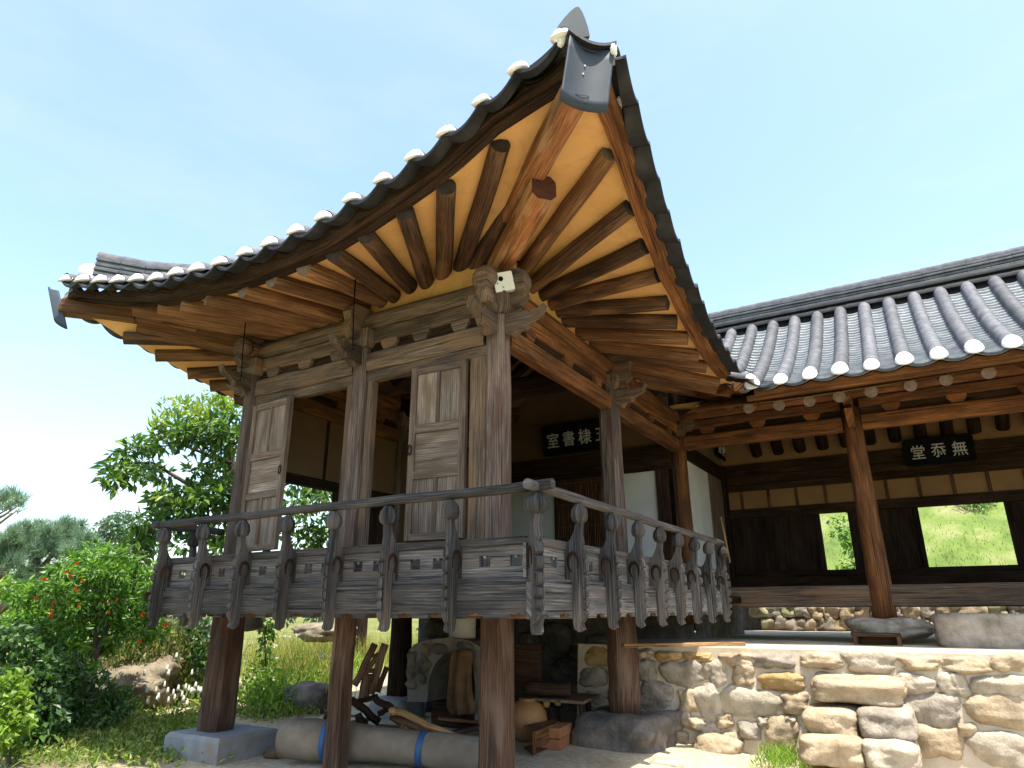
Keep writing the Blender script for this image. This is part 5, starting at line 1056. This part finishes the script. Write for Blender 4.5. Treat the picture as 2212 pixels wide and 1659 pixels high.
low_leaves([(560, 1540, 40, 8), (640, 1535, 30, 6), (360, 1560, 60, 10), (150, 1600, 90, 14), (300, 1590, 80, 14), (60, 1620, 60, 14), (200, 1625, 90, 16), (330, 1620, 60, 16)], 3200, .12, .07, .03, L_LOW, 'creeping_weeds', 'low creeping weeds on the bare soil', 'weeds', 2)
b = MB()
for x, y in ((790, 292), (845, 236), (875, 236), (1080, 350), (1100, 352), (1085, 368), (780, 500), (670, 525), (800, 375), (870, 540), (655, 500), (930, 225), (1450, 185), (1840, 215), (1690, 190)):
    p = PH((600+x*.6329)/1.8517, (2400+y*.6329)/1.8517, 12.5)
    for k in range(8): leaf(b, p, rvec()+Vector((0, 0, .5)), .05, .03)
stuff(tag(b.build('daisies', WPETAL, recalc=False), 'small white daisies scattered in the tall weeds', 'flowers'))
blades([(100, 1620, 90, 18), (300, 1600, 90, 20), (400, 1560, 40, 12), (1690, 1640, 30, 14)], 4200, (.02, .12), (.005, .012), L_GREEN, 'short_grass', 'short sparse grass on the soil beside the pavilion', spread=.6)
b = MB()
for _ in range(90):
    x, y = VR.choice(((VR.gauss(1690, 30), VR.uniform(1610, 1659)), (VR.gauss(2120, 60), VR.uniform(1640, 1680)))); p = PZ(x, y, .08)
    for k in range(2): leaf(b, p, rvec()+Vector((0, 0, .9)), .09, .022)
stuff(tag(b.build('wall_foot_weeds', L_LIME, recalc=False), 'small green weeds at the foot of the retaining wall', 'weeds'))
# earth bank and pale rocks in the garden
S_EARTH = plain('pale_earth', (.13, .10, .065), (.24, .195, .135), 3.5, .95, .9, c3=(.34, .285, .205), dist=.06)
bk = MB(); c = PH(290, 1432, 13.0); bk.rock((c.x, c.y, c.z-.15), (1.3, 2.1, 1.0), 77, box=2.4, amp=.30, n=26)
c = PH(400, 1380, 14.5); bk.rock((c.x, c.y, c.z-.2), (1.2, 1.6, .9), 79, box=2.4, amp=.3, n=22)
tag(bk.build('earth_bank', S_EARTH), 'pale weathered earth bank behind the white flowers', 'earth bank')
bw = MB()
for _ in range(420):
    c = PH(VR.gauss(330, 60), VR.gauss(1425, 32), 12.2+VR.random()*.6); h = VR.uniform(.15, .4)
    for k in range(3): leaf(bw, c+Vector((VR.uniform(-.1, .1), VR.uniform(-.1, .1), 0)), Vector((VR.uniform(-.4, .4), VR.uniform(-.4, .4), 1)), h, .012)
    for k in range(4): leaf(bw, c+rvec()*.15, rvec()+Vector((0, 0, .3)), .11, .055)
stuff(tag(bw.build('dry_stems', leafmat('dry_stem', [(.06, .12, .02), (.12, .19, .03), (.22, .24, .08), (.36, .31, .18)], .35, .2), recalc=False), 'pale dry stems and leaves in front of the earth bank', 'weeds'))
for i, (x, y, s, lab) in enumerate(((700, 1358, (1.1, 1.5, .38), 'sunlit beige boulder beyond the tall weeds'), (470, 1385, (.6, .8, .5), 'tan rock beside the far stilt under the railing'))):
    D = (16.5, 13.5)[i]; c = PH(x, y, D); b = MB(); b.rock((c.x, c.y, c.z-s[2]*.2), s, 120+i, box=2.6, amp=.25, n=12); tag(b.build('boulder', S_EARTH), lab, 'boulder')
# pines and far trees
def pine_tuft(mb, c, r, n, L):
    for _ in range(n):
        o = c+rvec()*r; d = (rvec()+Vector((0, 0, .6))).normalized()
        for k in range(7):
            e = (d+rvec()*.55).normalized(); s = e.cross(rvec()); s = s.normalized()*.006 if s.length > 1e-3 else Vector((.006, 0, 0)); i = len(mb.v); mb.v += [tuple(o-s), tuple(o+s), tuple(o+e*L)]; mb.face((i, i+1, i+2), ((0, 0),)*3)
def pine(lab, cl, D, segs, n, L, zb=.3):
    x, y = segs[0][0][0]; t = thing('pine_tree', lab, 'pine tree', base(x, y, D, zb)); mb = MB()
    for x, y, r in cl:
        c = PH(x, y, D+VR.uniform(-.8, .8)); pine_tuft(mb, c, r*depth(c)/FPX, int(n*r*r/400), L)
    mb.build('crown', L_PINE, t, recalc=False); branches('trunk', segs, D, t, PBARK)
pine('blue-green pine with bare slanting branches at the left edge', [(6, 1080, 10), (22, 1090, 8), (30, 1070, 9), (42, 1085, 10), (50, 1082, 8), (12, 1100, 6), (25, 1105, 5), (38, 1108, 4), (-10, 1075, 14), (-25, 1100, 18)], 17, [([(-90, 1420), (-70, 1300), (-60, 1200), (-50, 1140)], .2, .06), ([(-55, 1170), (-20, 1128), (10, 1112), (40, 1092)], .05, .01), ([(-60, 1190), (-10, 1137), (20, 1115), (44, 1098)], .04, .01), ([(-50, 1150), (-10, 1115), (20, 1098)], .04, .01)], 110, .26)
pine('spreading blue-green pine with a forked trunk beyond the bush', [(20, 1165, 20), (50, 1150, 22), (40, 1185, 24), (80, 1195, 22), (120, 1195, 22), (0, 1200, 22), (30, 1220, 18), (200, 1185, 16), (85, 1145, 20), (110, 1150, 18), (140, 1140, 18), (165, 1145, 20), (60, 1175, 22), (100, 1175, 22), (140, 1170, 22), (25, 1195, 20), (180, 1170, 18), (-10, 1180, 20), (60, 1250, 22), (90, 1245, 20), (120, 1235, 14), (60, 1275, 16), (150, 1195, 14), (170, 1215, 14), (190, 1200, 14)], 19, [([(85, 1420), (80, 1330), (72, 1270), (72, 1235), (78, 1190)], .24, .10), ([(74, 1245), (95, 1225), (110, 1200)], .12, .04), ([(72, 1240), (50, 1225), (30, 1215)], .06, .03), ([(-20, 1260), (15, 1230), (40, 1205), (60, 1180)], .09, .03), ([(-20, 1330), (10, 1310), (35, 1300), (60, 1290)], .12, .06)], 110, .26)
def ftree(lab, cl, D, dens, L, m, trunk, name='tree', jit=1.5):
    x, y, r = cl[0]; t = thing(name, lab, 'tree', base(x, y, D, .3)); pxclumps(cl, D, L, L*.6, dens, jit, sq=(1, 1, .7)).build('crown', m, t, recalc=False); branches('trunk', [(trunk, .25, .08)], D, t)
ftree('hazy round-topped tree on the skyline left of the broadleaf tree', [(245, 1125, 20), (225, 1135, 16), (265, 1115, 18), (285, 1115, 14), (240, 1150, 24), (270, 1145, 24), (300, 1140, 20), (215, 1155, 18), (250, 1175, 24), (290, 1175, 22), (320, 1150, 22), (340, 1180, 22)], 46, 420, .24, L_FAR, [(260, 1330), (262, 1200), (260, 1140)])
ftree('lower hazy trees massed on the skyline behind the pines', [(150, 1165, 14), (170, 1160, 12), (190, 1165, 14), (205, 1170, 14), (130, 1180, 16), (165, 1190, 18), (195, 1195, 18), (225, 1195, 16), (100, 1180, 16), (60, 1190, 18), (20, 1200, 18), (-10, 1190, 18)], 40, 420, .22, L_FAR, [(170, 1330), (172, 1230), (170, 1180)])
ftree('yellow-green thicket behind the pines', [(150, 1235, 20), (185, 1240, 20), (220, 1235, 18), (250, 1220, 18), (280, 1225, 18), (40, 1300, 24), (10, 1330, 26), (60, 1320, 22), (30, 1250, 18), (0, 1270, 22), (110, 1260, 18), (300, 1250, 20), (330, 1250, 22), (320, 1220, 20), (20, 1370, 24)], 22, 170, .2, L_LIME, [(160, 1400), (165, 1300), (180, 1240)], 'thicket')
ftree('green trees seen beyond the railing end, under the broadleaf tree', [(345, 1240, 22), (380, 1235, 24), (420, 1240, 24), (460, 1235, 24), (500, 1240, 24), (350, 1280, 26), (400, 1290, 26), (450, 1290, 26), (500, 1290, 26), (340, 1320, 24), (390, 1330, 24), (440, 1330, 24), (550, 1270, 30), (600, 1260, 30), (650, 1250, 30), (700, 1260, 30), (560, 1320, 30), (620, 1320, 30), (690, 1320, 30)], 24, 120, .22, L_FAR, [(420, 1400), (425, 1320), (430, 1250)])
for i, (x, y, D, s) in enumerate(((-60, 1200, 60, 60), (90, 1235, 75, 46), (200, 1255, 80, 46), (330, 1255, 80, 50), (460, 1260, 85, 50), (620, 1260, 85, 60), (780, 1260, 85, 60), (940, 1260, 85, 60))):
    ftree(['pale distant tree at the left end of the far treeline', 'pale distant tree behind the forked pine', 'pale distant tree behind the pomegranate bush', 'pale distant tree below the broadleaf tree', 'pale distant tree behind the far corner post', 'distant tree behind the left shutter', 'distant tree behind the slim middle post', 'distant tree behind the right shutter'][i], [(x, y, s*.5), (x-s*.5, y+8, s*.4), (x+s*.5, y+10, s*.4), (x, y+25, s*.5), (x+s*.8, y+25, s*.4), (x-s*.8, y+25, s*.4)], D, 260, .40, L_FAR, [(x, 1330), (x, 1290), (x, y)], jit=2)
# grassy hillside behind the hall, seen through its windows
b = MB(); hs = lambda x, y: 1.75+.55*max(0, x-11.35)+.12*mnoise.noise(Vector((x*.9, y*.9, 2)))
b.grid([[(11.35+.5*i, -16+.5*j, hs(11.35+.5*i, -16+.5*j)) for j in range(44)] for i in range(46)])
struct(b.build('hillside', plain('hill_grass', (.06, .105, .02), (.125, .175, .035), .9, .95, .5, c3=(.26, .24, .12)), recalc=False))
b = MB()
for _ in range(7000):
    x = 11.4+abs(VR.gauss(0, 3.0)); y = VR.uniform(-9, 1); p = Vector((x, y, hs(x, y)-.02)); d = Vector((VR.uniform(-.6, .6), VR.uniform(-.6, .6), 1)); h = VR.uniform(.03, .13); s = Vector((VR.uniform(-1, 1), VR.uniform(-1, 1), 0)).normalized()*.010; i = len(b.v)
    b.v += [tuple(p-s), tuple(p+s), tuple(p+d*h)]; b.face((i, i+1, i+2), ((0, 0),)*3)
stuff(tag(b.build('hill_grass', L_HILL, recalc=False), 'bright green grass on the bank behind the hall windows', 'grass'))
for i, (x, y, s_) in enumerate(((15.5, -4.6, .7), (17.5, -6.2, .9), (14.0, -6.6, .45), (16.5, -3.2, .6))):
    q_ = Vector((x, y, hs(x, y)+s_*.35)); t = thing('shrub', ['round low shrub on the bank behind the hall, nearest the big window', 'larger shrub high on the bank behind the hall', 'small shrub low on the bank behind the hall', 'pale shrub on the bank between the two rear windows'][i], 'shrub', (x, y, hs(x, y))); b = MB(); clump(b, q_, s_*.6, 500, .10, .05); b.build('foliage', L_LIME if i % 2 else L_BUSH, t, recalc=False); b = MB(); b.tube([q_-Vector((0, 0, s_*.4)), q_], [.03, .01]); b.build('stem', BARK, t)
t = thing('shrub', 'leafy green shrub outside the left rear window of the hall', 'shrub', (11.7, -2.1, 1.9)); b = MB()
for y, z, r in ((-1.75, 2.4, .4), (-1.9, 2.9, .45), (-1.7, 3.3, .45), (-2.05, 2.2, .3), (-2.3, 2.6, .25), (-1.6, 2.0, .4), (-2.2, 3.0, .2)): clump(b, Vector((11.75, y-.25, z)), r, 240, .12, .06)
b.build('foliage', L_BUSH, t, recalc=False); b = MB(); b.tube([(11.75, -2.0, 1.8), (11.75, -1.95, 2.5), (11.75, -2.0, 3.2)], [.04, .03, .01]); b.build('stem', BARK, t)
RW2 = thing('rear_retaining_wall', 'mossy stone wall seen beneath the hall floor', 'stone wall', (11.15, -3, 1.1)); b = MB()
for i in range(60):
    b.m = RND.choice((0, 0, 1, 1, 2)); y = -8.5+.145*i*1.0; z = 1.28+.28*(i % 2)+RND.uniform(-.03, .03); b.rock((11.17, y, z), (.4, RND.uniform(.28, .46), .30), 200+i, box=5, amp=.2, n=7)
b.build('field_stones', [S_TAN, S_GREY, plain('mossy_stone', (.19, .185, .09), (.36, .33, .20), 5, .95, .6)], RW2); b = MB(); b.box((11.2, -9, .5), (11.4, 1, 1.8), ax=1); b.build('wall_core', S_BASE, RW2)
# far garden wall roof seen through the pavilion
G = thing('tiled_garden_gate', 'pale tiled gable roof glimpsed through the pavilion window', 'gate', PH(700, 1090, 20)); b = MB()
p = PH(668, 1035, 20); q = PH(725, 1110, 20); s = Vector((2.2, -1.0, 0))*.4
for i in range(7):
    a = p+s*i*.45; c = q+s*i*.45; row_cover(b, [a, a.lerp(c, .5)-Vector((0, 0, .05)), c], r=.11)
b.build('roof', TILE_L, G); b = MB(); b.beam(p+s+Vector((0, 0, -.3)), (p+s).lerp(q+s, 1.0)+Vector((0, 0, -.3)), 2.2, .1); b.build('eave', MORTAR, G)
b = MB(); w = q+s; b.beam((w.x, w.y, .2), (w.x, w.y, w.z-.2), .3, .3); b.build('post', W_DARK, G)

# low wooded hills along the horizon, distance haze put into their colour
b = MB(); b.grid([[(math.cos(t)*R*1.0, math.sin(t)*R, -1+hh*(.6+.5*mnoise.noise(Vector((math.cos(t)*6, math.sin(t)*6, 1)))+.25*mnoise.noise(Vector((math.cos(t)*21, math.sin(t)*21, 5))))) for t in [math.radians(40+1.5*i) for i in range(110)]] for R, hh in ((230, 0), (250, 7), (275, 11), (320, 0))])
struct(b.build('hills', plain('hill_wood', (.10, .145, .12), (.16, .215, .17), .08, .95, .3, c3=(.21, .26, .20)), recalc=False))
